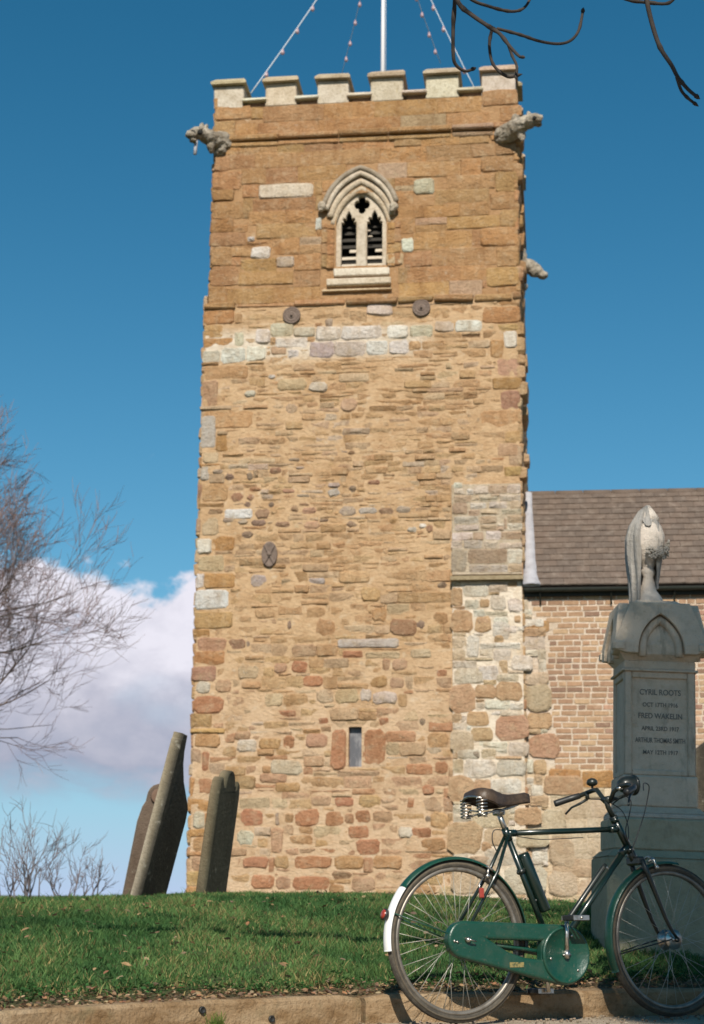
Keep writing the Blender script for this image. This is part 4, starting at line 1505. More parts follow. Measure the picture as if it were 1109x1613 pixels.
# eaves board, gutter and its hooks
gt = MB()
gz = tw(950, 929, EY - .03)[1]
gprof = [(-.042 * math.cos(t), -.052 * math.sin(t)) for t in np.linspace(0, math.pi, 9)]
vs, fs = [], []
for u_ in (.10, NU1):
    for y, z in gprof:
        vs.append((u_, EY - .02 + y, gz + .035 + z))
for k in range(8):
    fs.append((k, k + 1, 9 + k + 1, 9 + k))
gt.add(vs, fs, (1, 1, 1), True)
gt.add([(v[0], v[1] * .93 + (EY - .02) * .07, v[2] + .004) for v in vs], [f[::-1] for f in fs], (1, 1, 1), True)
gt.box((NU1 / 2 + .05, NY - .030, gz - .01), (NU1 - .1, .03, .12), .003)
gt.build('gutter', M['gutter'], nave)
for px_ in (851, 963, 1063):
    u_ = tw(px_, 940, EY)[0]
    zb = tw(px_, 952, NY - .03)[1]
    MB().tube([(u_, EY + .0, gz - .01), (u_, EY + .02, gz - .05), (u_, NY - .04, gz - .09), (u_, NY - .03, zb)], .013, 7).build('gutter_bracket', M['gutter'], nave)

# ------------------------------------------------------------------ the memorial
MEM_Y = 9.6
c0 = (at(985, 1489, MEM_Y) + at(1097, 1489, MEM_Y)) / 2
MEM = Matrix.Translation((c0.x, MEM_Y + .205, c0.z)) @ Matrix.Rotation(R(1.7), 4, 'Y')
memo = empty('war_memorial', MEM)
tag(memo, 'grey stone memorial pillar with inscribed panel and a draped urn on top', 'memorial')
G1, G2 = (.64, .52, .395), (.58, .47, .35)
b_ = MB()


def frustum(mb, h0, h1, z0, z1, col, bev=.006):
    vs = []
    for h, z in ((h0, z0), (h1, z1)):
        vs += [(-h, -h, z), (h, -h, z), (h, h, z), (-h, h, z)]
    fs = [(3, 2, 1, 0), (4, 5, 6, 7)] + [(i, (i + 1) % 4, 4 + (i + 1) % 4, 4 + i) for i in range(4)]
    mb.add(vs, fs, col)


G3 = (.37, .335, .225)
b_.box((0, 0, .20), (.64, .64, .56), .012, G3)
frustum(b_, .318, .275, .4805, .52, G3)
b_.build('plinth', M['memorial'], memo)
b_ = MB()
b_.box((0, 0, .61), (.545, .545, .18), .01, (.44, .39, .27))
b_.box((0, 0, .715), (.515, .515, .03), .008, (.55, .49, .41))
frustum(b_, .255, .222, .731, .765, G2)
b_.box((0, 0, .855), (.435, .435, .18), .01, G1)
b_.build('base_block', M['memorial'], memo)
d_ = MB()
d_.box((0, 0, 1.2475), (.385, .385, .604), .004, G1)
for s in range(4):                                   # raised borders round the sunk panels
    Mr = Matrix.Rotation(s * math.pi / 2, 4, 'Z')
    for x in (-.185, .185):
        d_.box((x, -.190, 1.2475), (.045, .036, .602), .007, G1, M=Mr)
    d_.box((0, -.190, .962), (.322, .034, .032), .006, G1, M=Mr)
    d_.box((0, -.190, 1.528), (.322, .034, .040), .006, G1, M=Mr)
d_.box((0, 0, 1.553), (.445, .445, .014), .005, G1)
d_.box((0, 0, 1.585), (.415, .415, .05), .004, G1)
shaft = d_.build('shaft', M['memorial'], memo)
lines = [('CYRIL ROOTS', 1.412, .046, .84), ('OCT 17TH 1916', 1.343, .034, .86), ('FRED WAKELIN', 1.275, .044, .84), ('APRIL 23RD 1917', 1.205, .034, .86), ('ARTHUR THOMAS SMITH', 1.135, .040, .64), ('MAY 12TH 1917', 1.068, .034, .86)]
for txt, z, size, sx in lines:
    fc = bpy.data.curves.new('lettering', 'FONT')
    fc.body = txt
    fc.size = size
    fc.align_x = 'CENTER'
    fc.extrude = .0012
    fc.offset = .0006
    to = bpy.data.objects.new('lettering', fc)
    scn.collection.objects.link(to)
    me = bpy.data.meshes.new_from_object(to.evaluated_get(bpy.context.evaluated_depsgraph_get()))
    bpy.data.objects.remove(to)
    me.transform(Matrix.Translation((.004, -.1938, z)) @ Matrix.Rotation(R(90), 4, 'X') @ Matrix.Diagonal((sx, 1, 1, 1)))
    me.materials.append(M['letters'])
    link(bpy.data.objects.new('lettering', me), shaft)
# gabled cap
cp = MB()
vs = []
for hx, hy, z in ((.205, .205, 1.61), (.235, .235, 1.645), (.235, .235, 1.70), (.165, .165, 1.955)):
    vs += [(-hx, -hy, z), (hx, -hy, z), (hx, hy, z), (-hx, hy, z)]
fs = [(3, 2, 1, 0), (12, 13, 14, 15)]
for k in (0, 4, 8):
    for i in range(4):
        j = (i + 1) % 4
        fs.append((k + i, k + j, k + 4 + j, k + 4 + i))
cp.add(vs, fs, G1)
frustum(cp, .155, .115, 1.953, 1.985, G1)
cap_o = cp.build('gabled_cap', M['memorial'], memo)
for s in range(4):
    Mr = Matrix.Rotation(s * math.pi / 2, 4, 'Z')
    # gable slab, cut out for the pointed arch
    oz = 1.645
    ah = arch_pts(0, .135, 1.66, 1.885, 12)
    outer = [(-.285, 1.665), (-.285, 1.70), (-.27, 1.715), (-.175, 1.952), (.175, 1.952), (.27, 1.715), (.285, 1.70), (.285, 1.665), (.20, 1.645), (.136, 1.645)] + ah[::-1] + [(-.136, 1.645), (-.20, 1.645)]
    v_, f_ = curve_mesh(outer, (), .06, .006, 1, -.275)
    # lean the slab back with the cap
    v_ = [(x * (1 if True else 1), y + max(0, z - 1.70) * .16, z) for x, y, z in v_]
    g_ = MB().add(v_, f_, G1, False, Mr)
    path = [(x * .80, -.235 + max(0, z - 1.70) * .16, 1.66 + (z - 1.66) * .86) for x, z in ah]
    g_.tube([(path[0][0], path[0][1], 1.63)] + path + [(path[-1][0], path[-1][1], 1.63)], .024, 8, G1, True, M=Mr)
    g_.build('gable', M['memorial'], cap_o)

# draped urn
UZ = 1.985
urn = MB()
urn.lathe([(.10, 0), (.10, .02), (.085, .05), (.055, .085), (.040, .13), (.034, .165), (.046, .185), (.046, .20), (.036, .212), (.05, .235), (.085, .28), (.105, .34), (.108, .40), (.09, .45), (.06, .48), (.075, .495), (.06, .52), (.035, .55), (.012, .575)], 28, (.64, .56, .48), M=Matrix.Translation((.0, 0, UZ - .012)))
urn_o = urn.build('urn', M['memorial'], memo)
dr = MB()
vs, fs, cs = [], [], []
NA, NZ = 72, 24
PROF_Z = [0, .15, .26, .38, .45, .50, .55, .572, .578]
PROF_R = [.088, .094, .112, .122, .108, .076, .046, .018, .002]
for i in range(NA + 1):
    t = i / NA
    a = R(105) + R(358) * t
    deg = 105 + 358 * t
    if deg < 246:
        hem = .0 + .012 * math.sin(deg * .2)
    elif deg < 300:
        hem = .49 - .05 * math.sin((deg - 246) / 54 * math.pi)
    else:
        hem = .14 + .05 * math.sin(deg * .11) + .18 * max(0, (330 - deg) / 30)
    for j in range(NZ + 1):
        s = (j / NZ) ** .85
        zz = .578 - (.578 - hem) * s
        rad = float(np.interp(zz, PROF_Z, PROF_R)) + (.008 * math.sin(a * 9 + zz * 5) + .005 * math.sin(a * 23 - zz * 9)) * min(1, s * 2) + .018 * (246 > deg > 232) * s
        xo = -.016 * min(1, (.58 - zz) / .2) - .012
        vs.append((xo + rad * math.cos(a), rad * math.sin(a) * .95, UZ + zz - .015))
        cs.append((.37, .345, .315))
for i in range(NA):
    for j in range(NZ):
        q = i * (NZ + 1) + j
        fs.append((q, q + 1, q + NZ + 2, q + NZ + 1))
nv = len(vs)
vs2 = [(v[0] * .90, v[1] * .90, v[2] - .006) for v in vs]
dr.add(vs, [f[::-1] for f in fs], cs, True)
dr.add(vs2, fs, cs, True)
rim_i = [i * (NZ + 1) + NZ for i in range(NA + 1)]
bf = [(rim_i[i], rim_i[i + 1], nv + rim_i[i + 1], nv + rim_i[i]) for i in range(NA)]
for side in (0, NA):
    bf += [(side * (NZ + 1) + j, side * (NZ + 1) + j + 1, nv + side * (NZ + 1) + j + 1, nv + side * (NZ + 1) + j) for j in range(NZ)]
dr.add(vs + vs2, bf, cs + cs)
dr.build('drapery', M['memorial'], memo)
gl = MB()
rg = random.Random(5)
for k in range(46):
    t = k / 45
    a = R(258) + R(112) * t
    rad = .116 + .010 * rg.uniform(-1, 1)
    z = UZ + .255 + .10 * (abs(t - .18) ** 1.2) * 1.1 + rg.uniform(-.028, .028)
    c = Vector((.01 + rad * math.cos(a) * 1.02, rad * math.sin(a), z))
    r_ = rg.uniform(.010, .019)
    for q in range(5):
        w = 2 * math.pi * q / 5
        o = Vector((math.cos(a), math.sin(a), 0))
        tx = Vector((-o.y, o.x, 0))
        pc = c + (tx * math.cos(w) + Vector((0, 0, 1)) * math.sin(w)) * r_ * .8
        gl.lathe([(.002, -.006), (r_ * .55, -.003), (r_ * .6, .003), (.002, .006)], 6, (.40, .36, .31), M=Matrix.Translation(pc) @ (o + Vector((rg.uniform(-.4, .4), rg.uniform(-.4, .4), rg.uniform(-.4, .4)))).to_track_quat('Z', 'Y').to_matrix().to_4x4())
gl.build('flower_garland', M['memorial'], memo)

for o in memo.children:
    if o.name.split('.')[0] in ('urn', 'drapery', 'flower_garland'):
        o.matrix_local = Matrix.Translation((-.030, 0, UZ)) @ Matrix.Diagonal((.92, .92, 1.08, 1)) @ Matrix.Translation((0, 0, -UZ))

# ------------------------------------------------------------------ headstones
def headstone(name, outline, thick, X, Y, yaw, lean, label, front, edge, sink=.15, bev=.01, back=0.0):
    z = lawn_z(X, Y)
    o = empty(name, Matrix.Translation((X, Y, z)) @ Matrix.Rotation(R(lean), 4, 'Y') @ Matrix.Rotation(R(yaw), 4, 'Z') @ Matrix.Rotation(R(back), 4, 'X'))
    tag(o, label, 'headstone')
    v_, f_ = curve_mesh(outline, (), thick, bev, 2, 0.0)
    vs = []
    for x, y, zz in v_:
        k = .006 * noise.noise(Vector((x * 12 + X, zz * 12, 3))) + .004 * noise.noise(Vector((x * 40 + X, zz * 40, 8)))
        vs.append((x + k, y + k * .6, zz + k))
    cs = []
    for x, y, zz in v_:
        e = y > .012  # blackened front, paler edges: sun and shade partly put into the tint
        if callable(edge):
            cs.append(edge(x, y, zz) if e else front)
        else:
            cs.append(edge if e else front)
    s_ = MB().add(vs, f_, cs, False).build('slab', M['slab_dark'], o)
    return o


brown_edge = (.27, .175, .105)


def edge_b(x, y, z):
    return (.46, .40, .31) if z < .30 and x < .1 else (.30, .25, .17) if z > 1.12 else brown_edge


XB = at(222, 1410, 12.6).x
hb = headstone('headstone', [(0, -.2), (.50, -.2), (.52, .62), (.50, .72), (.40, .80), (.27, .90), (.17, 1.02), (.12, 1.12), (.10, 1.235), (.012, 1.235), (.012, 1.19), (0, 1.18)], .088, XB, 12.6, 75, 13, 'tall dark headstone leaning steeply right, its narrow top rising above the others', (.055, .05, .038), edge_b)
XA = at(193, 1410, 12.95).x
arc = [(.20 + .0, .70)] + [(.12 + .08 * math.cos(t), .80 + .09 * math.sin(t)) for t in np.linspace(-.1, math.pi * .95, 9)] + [(.035, .74), (.02, .70), (0, .58)]
ha = headstone('headstone', [(0, -.2), (.21, -.2), (.225, .64)] + arc, .11, XA, 12.95, 12, 9.5, 'short brown headstone with rounded scroll top, pale left edge, half hidden behind the tall one', (.135, .098, .072), (.60, .50, .40), back=0)
MB().lathe([(.05, -.004), (.062, .008), (.05, .02), (.03, .012), (.012, .02)], 16, M=Matrix.Translation((.12, -.004, .79)) @ Matrix.Rotation(R(90), 4, 'X')).build('scroll_boss', mat('brown_headstone', (.16, .10, .07), .9, [(30, .5, .7, (.10, .07, .05), 'MIX', .6)]), ha)
XC = at(324, 1400, 12.6).x
dome = [(.47, .74), (.45, .84), (.415, .865), (.38, .80), (.345, .80)] + [(.235 + .10 * math.cos(t), .82 + .115 * math.sin(t)) for t in np.linspace(.2, math.pi - .2, 9)] + [(.125, .80), (.09, .80), (.055, .865), (.02, .84), (0, .74)]
hc = headstone('headstone', [(0, -.2), (.47, -.2)] + dome, .082, XC, 12.6, 75, 6.5, 'upright dark headstone with domed head and scooped shoulders against the tower foot', (.06, .055, .035), lambda x, y, z: (.21, .165, .10) if z > .12 else (.10, .08, .05))
XE = at(1090, 1400, 12.4).x
he = headstone('headstone', [(0, -.2), (.48, -.2), (.48, .98), (.50, 1.0), (.50, 1.04), (.24, 1.24), (-.02, 1.04), (-.02, 1.0), (0, .98)], .12, XE - .05, 12.4, 4, 0, 'dark gabled headstone partly hidden behind the right side of the memorial', (.085, .07, .05), (.30, .2, .13))

# ------------------------------------------------------------------ bicycle
BO = at_z(724, 1614, 0.0)
BIKE = Matrix.Translation((BO.x, BO.y, .006)) @ Matrix.Rotation(R(27), 4, 'Z') @ Matrix.Rotation(R(-2.5), 4, 'X')
bike = empty('bicycle', BIKE)
tag(bike, 'old green and black roadster bicycle with chaincase leaning by the kerb', 'bicycle')
RW = .355
BB = Vector((.515, 0, .288))
SL_ = Vector((.281, 0, .836))
HT, HB = Vector((.893, 0, .925)), Vector((.982, 0, .765))
RH, FH = Vector((0, 0, .355)), Vector((1.185, 0, .355))
fr = MB()
seat_dir = (SL_ - BB).normalized()
fr.tube([BB, SL_ + seat_dir * .02], .0145, 14)
fr.tube([SL_, Vector((.915, 0, .872))], .0135, 14)
fr.tube([HB + (HT - HB) * .18, BB], .0155, 14)
fr.tube([HT, HB], .0185, 14)
for a, b in ((.0, .05), (.55, 1)):
    pass
for p, q, r_ in ((SL_ - seat_dir * .035, SL_ + seat_dir * .025, .0175), (SL_, SL_ + (Vector((.915, 0, .872)) - SL_).normalized() * .05, .0165), (Vector((.915, 0, .872)), Vector((.865, 0, .869)), .0165),
                 (HT, HT + (HB - HT) * .12, .0215), (HB, HB + (HT - HB) * .12, .0215), (HB + (HT - HB) * .18, HB + (HT - HB) * .18 + (BB - HB).normalized() * .06, .0185)):
    fr.tube([p, q], r_, 14)
fr.tube([BB + Vector((0, -.036, 0)), BB + Vector((0, .036, 0))], .022, 16)
frame = fr.build('frame', M['darkgreen'], bike)
for sy in (-1, 1):
    MB().tube([SL_ + Vector((0, sy * .014, -.01)), Vector((.20, sy * .040, .66)), RH + Vector((.0, sy * .058, .012))], [.008, .0085, .007], 10).build('seat_stay', M['darkgreen'], bike)
    MB().tube([BB + Vector((-.02, sy * .025, 0)), Vector((.34, sy * .04, .315)), RH + Vector((.0, sy * .06, -.004))], [.011, .010, .0075], 10).build('chain_stay', M['green'], bike)
    MB().prism([(-.025, .34), (.03, .335), (.035, .365), (-.02, .375)], sy * .06 - .003, sy * .06 + .003).build('dropout', M['green'], bike)
MB().tube([Vector((.19, -.04, .64)), Vector((.19, .04, .64))], .007, 8).build('stay_bridge', M['darkgreen'], bike)

fork = MB()
fork.tube([HB + Vector((.0, 0, 0)), Vector((1.006, 0, .722))], .020, 14)
fork.box((1.008, 0, .722), (.045, .10, .04), .008)
for sy in (-1, 1):
    fork.tube([Vector((1.012, sy * .046, .725)), Vector((1.04, sy * .050, .66)), Vector((1.085, sy * .054, .55)), Vector((1.125, sy * .056, .455)), Vector((1.16, sy * .057, .392)), FH + Vector((.004, sy * .058, 0))], [.0135, .013, .0115, .0098, .0085, .0075], 12)
    fork.lathe([(.014, -.003), (.014, .003)], 12, M=Matrix.Translation(FH + Vector((0, sy * .058, 0))) @ Matrix.Rotation(R(90), 4, 'X'))
fork.build('fork', M['black'], bike)


def wheel(center, spokes, hub_r, hub_w, rg):
    rim_prof = [(-.012, -.013), (-.004, -.0155), (.004, -.014), (.004, -.011), (-.002, -.009), (-.006, 0), (-.002, .009), (.004, .011), (.004, .014), (-.004, .0155), (-.012, .013), (-.015, 0)]
    Mc = Matrix.Translation(center)
    w_ = MB().ring(.318, rim_prof, 72, M=Mc).build('wheel', M['rim'], bike)
    tp = [(.0195 * math.cos(t), .0195 * math.sin(t)) for t in np.linspace(0, 2 * math.pi, 15)[:-1]]
    ty = MB().ring(RW - .0195, tp, 96, M=Mc)
    ty.build('tyre', M['rubber'], w_)
    tr = MB()
    for k in range(-2, 3):                     # moulded tread ribs
        a = k * .30
        tr.ring(RW - .0195 + .0197 * math.cos(a), [(-.001, .0197 * math.sin(a) - .0014), (.0011, .0197 * math.sin(a) - .0010), (.0011, .0197 * math.sin(a) + .0010), (-.001, .0197 * math.sin(a) + .0014)], 96, M=Mc)
    tr.build('tread', M['rubber'], w_)
    sw_ = MB()
    for sy in (-1, 1):
        sw_.ring(.3365, [(-.007, sy * .0168), (0, sy * .0200), (.007, sy * .0187), (.004, sy * .0150), (-.004, sy * .0150)], 96, M=Mc)
    sw_.build('sidewall', M['sidewall'], w_)
    hub = MB()
    hw = hub_w / 2
    prof = [(.006, -hw - .028), (.006, -hw - .006), (.016, -hw - .004), (hub_r + .012, -hw), (hub_r + .012, -hw + .005), (hub_r, -hw + .010), (hub_r, hw - .010), (hub_r + .012, hw - .005), (hub_r + .012, hw), (.016, hw + .004), (.006, hw + .006), (.006, hw + .028)]
    hub.lathe(prof, 20, M=Mc @ Matrix.Rotation(R(90), 4, 'X'))
    hub.build('hub', M['chrome'], w_)
    for k in range(spokes):
        a = 2 * math.pi * (k + .3) / spokes
        sy = 1 if k % 2 else -1
        off = R(46) * (1 if (k // 2) % 2 else -1)
        h = Vector(((hub_r + .008) * math.cos(a + off), sy * hw, (hub_r + .008) * math.sin(a + off)))
        e = Vector((.308 * math.cos(a), sy * .003, .308 * math.sin(a)))
        MB().tube([center + h, center + e], .00120, 5).build('spoke', M['spoke'], w_)
    return w_


wheel(RH, 40, .022, .070, rr)
wheel(FH, 32, .036, .070, rr)


def guard(center, a0, a1, m, name, parent, w=.030):
    th = [R(q) for q in np.linspace(-78, 78, 11)]
    Ro = RW + .016
    pr = [(w * .62 * math.cos(t) - w * .62, w * math.sin(t)) for t in th] + [((w * .62 - .0022) * math.cos(t) - w * .62, (w - .0022) * math.sin(t)) for t in th[::-1]]
    return MB().ring(Ro, pr, 48, M=Matrix.Translation(center), a0=a0, a1=a1).build(name, m, parent)


rg_ = guard(RH, R(-8), R(141), M['green'], 'mudguard', bike, .031)
guard(RH, R(140.6), R(187), M['white'], 'white_tail', rg_, .0316)
ang = R(163)
rp = RH + Vector(((RW + .020) * math.cos(ang), 0, (RW + .020) * math.sin(ang)))
dirv = Vector((math.cos(ang), 0, math.sin(ang)))
Mr_ = Matrix.Translation(rp) @ dirv.to_track_quat('Z', 'Y').to_matrix().to_4x4()
rfl = MB().lathe([(.012, -.004), (.024, .002), (.027, .012), (.025, .018)], 20, M=Mr_).build('reflector', M['plastic'], rg_)
MB().lathe([(.021, .014), (.021, .020), (.014, .024), (.002, .026)], 20, M=Mr_).build('red_glass', M['red'], rfl)
for sy in (-1, 1):
    MB().tube([RH + Vector((0, sy * .062, .0)), Vector((-.18, sy * .045, .42)), Vector((-.335, sy * .026, .472))], .0034, 7).build('mudguard_stay', M['green'], bike)
    MB().tube([FH + Vector((-.03, sy * .056, .0)), Vector((1.02, sy * .046, .325)), Vector((.872, sy * .026, .29))], .0034, 7).build('mudguard_stay', M['black'], bike)
guard(FH, R(80), R(204), M['green'], 'mudguard', bike, .031)


# chaincase
def hull(c1, r1, c2, r2):
    d = Vector((c2[0] - c1[0], c2[1] - c1[1]))
    L_ = d.length
    base = math.atan2(d.y, d.x)
    al = math.acos((r1 - r2) / L_)
    pts = []
    for t in np.linspace(base + al, base + 2 * math.pi - al, 18):
        pts.append((c1[0] + r1 * math.cos(t), c1[1] + r1 * math.sin(t)))
    for t in np.linspace(base - al, base + al, 26):
        pts.append((c2[0] + r2 * math.cos(t), c2[1] + r2 * math.sin(t)))
    return pts


outer = hull((-.015, .358), .082, (.519, .288), .134)
hole = [(.115, .358), (.395, .350), (.388, .268), (.30, .278), (.215, .303)]
v_, f_ = curve_mesh(outer, [hole], .052, .013, 3, -.092)
cc = MB().add(v_, f_, (1, 1, 1), False).build('chaincase', M['green'], bike)
Md = Matrix.Translation((.519, -.092, .288)) @ Matrix.Rotation(R(90), 4, 'X')
MB().lathe([(.128, -.004), (.129, .004), (.124, .010), (.117, .0105), (.115, .007), (.02, .0085), (.018, .0085)], 56, M=Md).build('chaincase_disc', M['green'], cc)
for k in range(3):
    a = R(70 + 120 * k)
    MB().lathe([(.006, .006), (.006, .011), (.004, .013), (.001, .013)], 10, M=Md @ Matrix.Translation((.09 * math.cos(a), .09 * math.sin(a), 0))).build('screw', M['chrome'], cc)
MB().box((.252, -.0935, .247), (.075, .0012, .022), .0003, M=Matrix.Rotation(0, 4, 'Y')).build('transfer', M['gold'], cc)
MB().lathe([(.012, -.004), (.014, .004), (.012, .012), (.008, .02), (.002, .021)], 12, M=Matrix.Translation((-.004, -.092, .357)) @ Matrix.Rotation(R(90), 4, 'X')).build('axle_nut', M['chrome'], bike)
MB().tube([(-.004, -.11, .357), (-.004, -.118, .357), (.03, -.112, .350)], .004, 7).build('gear_chain', M['chrome'], bike)
for q in ((-.07, -.094, .352), (-.055, -.094, .348)):
    MB().lathe([(.006, 0), (.006, .003), (.002, .004)], 10, M=Matrix.Translation(q) @ Matrix.Rotation(R(90), 4, 'X')).build('screw', M['chrome'], cc)


def crank(sy, ang_, y):
    d = Vector((math.sin(ang_), 0, math.cos(ang_)))
    e = BB + Vector((0, sy * y, 0)) + d * .162
    s_ = BB + Vector((0, sy * y, 0))
    c_ = MB()
    c_.tube([s_ - d * .016, s_, s_ + d * .02], [.012, .017, .013], 12)
    c_.tube([s_ + d * .015, s_ + d * .09, e + d * .006], [.0125, .0098, .0108], 10)
    c_.tube([s_ + Vector((0, -sy * .03, 0)), s_ + Vector((0, sy * .012, 0))], .012, 12)
    c_.tube([s_ + Vector((-.022, sy * .0, .0)), s_ + Vector((.022, 0, 0))], .0042, 8)
    co = c_.build('crank', M['chrome'], bike)
    p_ = MB()
    p_.tube([e + Vector((0, -sy * .004, 0)), e + Vector((0, sy * .125, 0))], .006, 10)
    for t in (.022, .118):
        p_.box(e + Vector((0, sy * t, 0)), (.085, .004, .022), .001)
    p_.build('pedal', M['chrome'], co)
    for x in (-.030, .030):
        MB().box(e + Vector((x, sy * .07, 0)), (.022, .088, .026), .005).build('pedal_rubber', M['plastic'], co)


crank(-1, R(3), .106)
crank(1, R(183 - 10), .085)

# seat post and sprung saddle
post = MB()
post.tube([SL_, SL_ + seat_dir * .105], .0125, 12)
post.build('seat_post', M['chrome'], bike)
sc_ = SL_ + seat_dir * .100
MB().box(sc_ + Vector((.0, 0, .004)), (.045, .05, .03), .006).tube([sc_ + Vector((0, -.035, .004)), sc_ + Vector((0, .035, .004))], .010, 10).build('saddle_clamp', M['chrome'], bike)
sd_ = MB()
prof = [(.092, .056, 1.004, .026), (.100, .082, 1.028, .040), (.13, .094, 1.040, .048), (.172, .090, 1.036, .056), (.205, .078, 1.026, .060), (.245, .052, 1.019, .050), (.29, .036, 1.016, .040), (.34, .029, 1.020, .034), (.385, .027, 1.028, .034), (.405, .020, 1.024, .028), (.412, .010, 1.012, .016)]
vs, fs = [], []
NP = 13
for x, hw, zt, dp in prof:
    for k in range(NP):
        t = -1 + 2 * k / (NP - 1)
        a = t * math.pi / 2
        y = hw * math.sin(a) ** 1 if abs(t) < 1 else hw * t
        fz = zt - .012 * (abs(math.sin(a)) ** 2) - dp * max(0, (abs(t) - .62) / .38) ** 1.3
        vs.append((x, y * (1.0 if abs(t) < .99 else .97), fz))
ns = len(vs)
vs += [(x, y * .96, z - .006) for x, y, z in vs]
for i in range(len(prof) - 1):
    for k in range(NP - 1):
        a = i * NP + k
        fs.append((a, a + NP, a + NP + 1, a + 1))
        fs.append((ns + a, ns + a + 1, ns + a + NP + 1, ns + a + NP))
for i in range(len(prof) - 1):
    for k in (0, NP - 1):
        a = i * NP + k
        fs.append((a, a + NP, ns + a + NP, ns + a))
for i in (0, len(prof) - 1):
    for k in range(NP - 1):
        a = i * NP + k
        fs.append((a, a + 1, ns + a + 1, ns + a))
sd_.add(vs, fs, (1, 1, 1), True)
saddle = sd_.build('saddle', M['leather'], bike)
for sy in (-1, 1):
    pts = []
    for i in range(91):
        t = i / 90
        a = t * 2 * math.pi * 5.5
        pts.append((.108 + .024 * math.cos(a), sy * .072 + .024 * math.sin(a), .905 + .082 * t))
    MB().tube(pts, .0034, 6).build('coil_spring', M['chrome'], saddle)
    MB().tube([(.392, sy * .010, .996), (.33, sy * .024, .965), (.27, sy * .034, .945), (.19, sy * .046, .932), (.118, sy * .060, .912)], .0040, 8).build('saddle_rail', M['chrome'], saddle)
    MB().tube([(.118, sy * .041, .912), (.10, sy * .05, .905), (.118, sy * .083, .912), (.14, sy * .062, .914)], .004, 6).build('spring_foot', M['chrome'], saddle)
MB().tube([(.118, -.07, .918), (.095, -.03, .93), (.088, 0, .935), (.095, .03, .93), (.118, .07, .918)], .004, 6).build('spring_loop', M['chrome'], saddle)
MB().tube([(.10, -.085, .985), (.085, -.04, .995), (.08, 0, .998), (.085, .04, .995), (.10, .085, .985)], .0055, 8).build('cantle_plate', M['chrome'], saddle)

# handlebar, stem, grips, levers, bell, lamp
STEM = Vector((.864, 0, 1.010))
st = MB()
st.tube([HT, HT + (HT - HB).normalized() * .06, Vector((.858, 0, 1.0)), STEM], [.0135, .0125, .0125, .0135], 12)
st.lathe([(.02, -.008), (.022, 0), (.02, .008)], 14, M=Matrix.Translation(HT) @ (HT - HB).normalized().to_track_quat('Z', 'Y').to_matrix().to_4x4())
st.tube([STEM + Vector((0, -.022, 0)), STEM + Vector((0, .022, 0))], .0185, 12)
st.build('stem', M['black'], bike)
hb_ = MB()
left = [STEM, STEM + Vector((.0, .03, .004)), Vector((.860, .055, 1.042)), Vector((.872, .095, 1.066)), Vector((.884, .14, 1.070)), Vector((.878, .185, 1.062)), Vector((.858, .222, 1.050)), Vector((.82, .262, 1.036)), Vector((.764, .292, 1.016))]
right = [Vector((p.x, -p.y, p.z)) for p in left]
hb_.tube(right[::-1] + left[1:], .0112, 12)
hbar = hb_.build('handlebar', M['black'], bike)
for side, pts in ((1, left), (-1, right)):
    MB().tube([pts[-3], pts[-2], pts[-1], pts[-1] + (pts[-1] - pts[-2]).normalized() * .01], [.0148, .0160, .0165, .0150], 14).build('grip', M['plastic'], hbar)
    lv = MB()
    b0 = pts[-4] + Vector((0, 0, -.004))
    lv.tube([pts[-4] + Vector((-.004, 0, .004)), b0 + Vector((0, 0, -.028))], .0105, 10)
    lv.tube([b0 + Vector((0, 0, -.026)), b0 + Vector((-.035, side * .022, -.05)), b0 + Vector((-.062, side * .052, -.066)), b0 + Vector((-.085, side * .075, -.098))], [.007, .0065, .0055, .005], 8)
    lv.tube([b0 + Vector((.0, 0, -.026)), b0 + Vector((.02, -side * .03, -.03)), b0 + Vector((.01, -side * .09, -.036)), STEM + Vector((.01, side * .03, -.02))], .0032, 6)
    lv.build('brake_lever', M['black'], hbar)
bl_ = Vector((.866, .125, 1.078))
MB().lathe([(.012, -.012), (.026, -.004), (.0275, .006), (.024, .017), (.013, .025), (.003, .027)], 20, M=Matrix.Translation(bl_ + Vector((0, 0, .022)))).tube([bl_, bl_ + Vector((0, 0, .02))], .006, 8).build('bell', M['black'], hbar)
lamp_c = Vector((.985, -.02, 1.083))
ax = Vector((1, 0, .02)).normalized()
Ml_ = Matrix.Translation(lamp_c) @ ax.to_track_quat('Z', 'Y').to_matrix().to_4x4()
lamp = MB().lathe([(.004, -.066), (.022, -.062), (.036, -.045), (.044, -.018), (.046, .012), (.047, .02)], 24, M=Ml_).build('headlamp', M['black'], bike)
MB().lathe([(.046, .012), (.050, .016), (.050, .026), (.046, .030)], 24, M=Ml_).build('lamp_rim', M['black'], lamp)
MB().lathe([(.045, .026), (.038, .034), (.02, .040), (.002, .042)], 20, M=Ml_).build('lamp_glass', M['glass'], lamp)
MB().tube([STEM + Vector((.01, -.01, .0)), Vector((.92, -.015, 1.02)), Vector((.965, -.02, 1.035)), lamp_c + Vector((-.005, 0, -.04))], [.010, .008, .008, .008], 8).build('lamp_bracket', M['black'], bike)
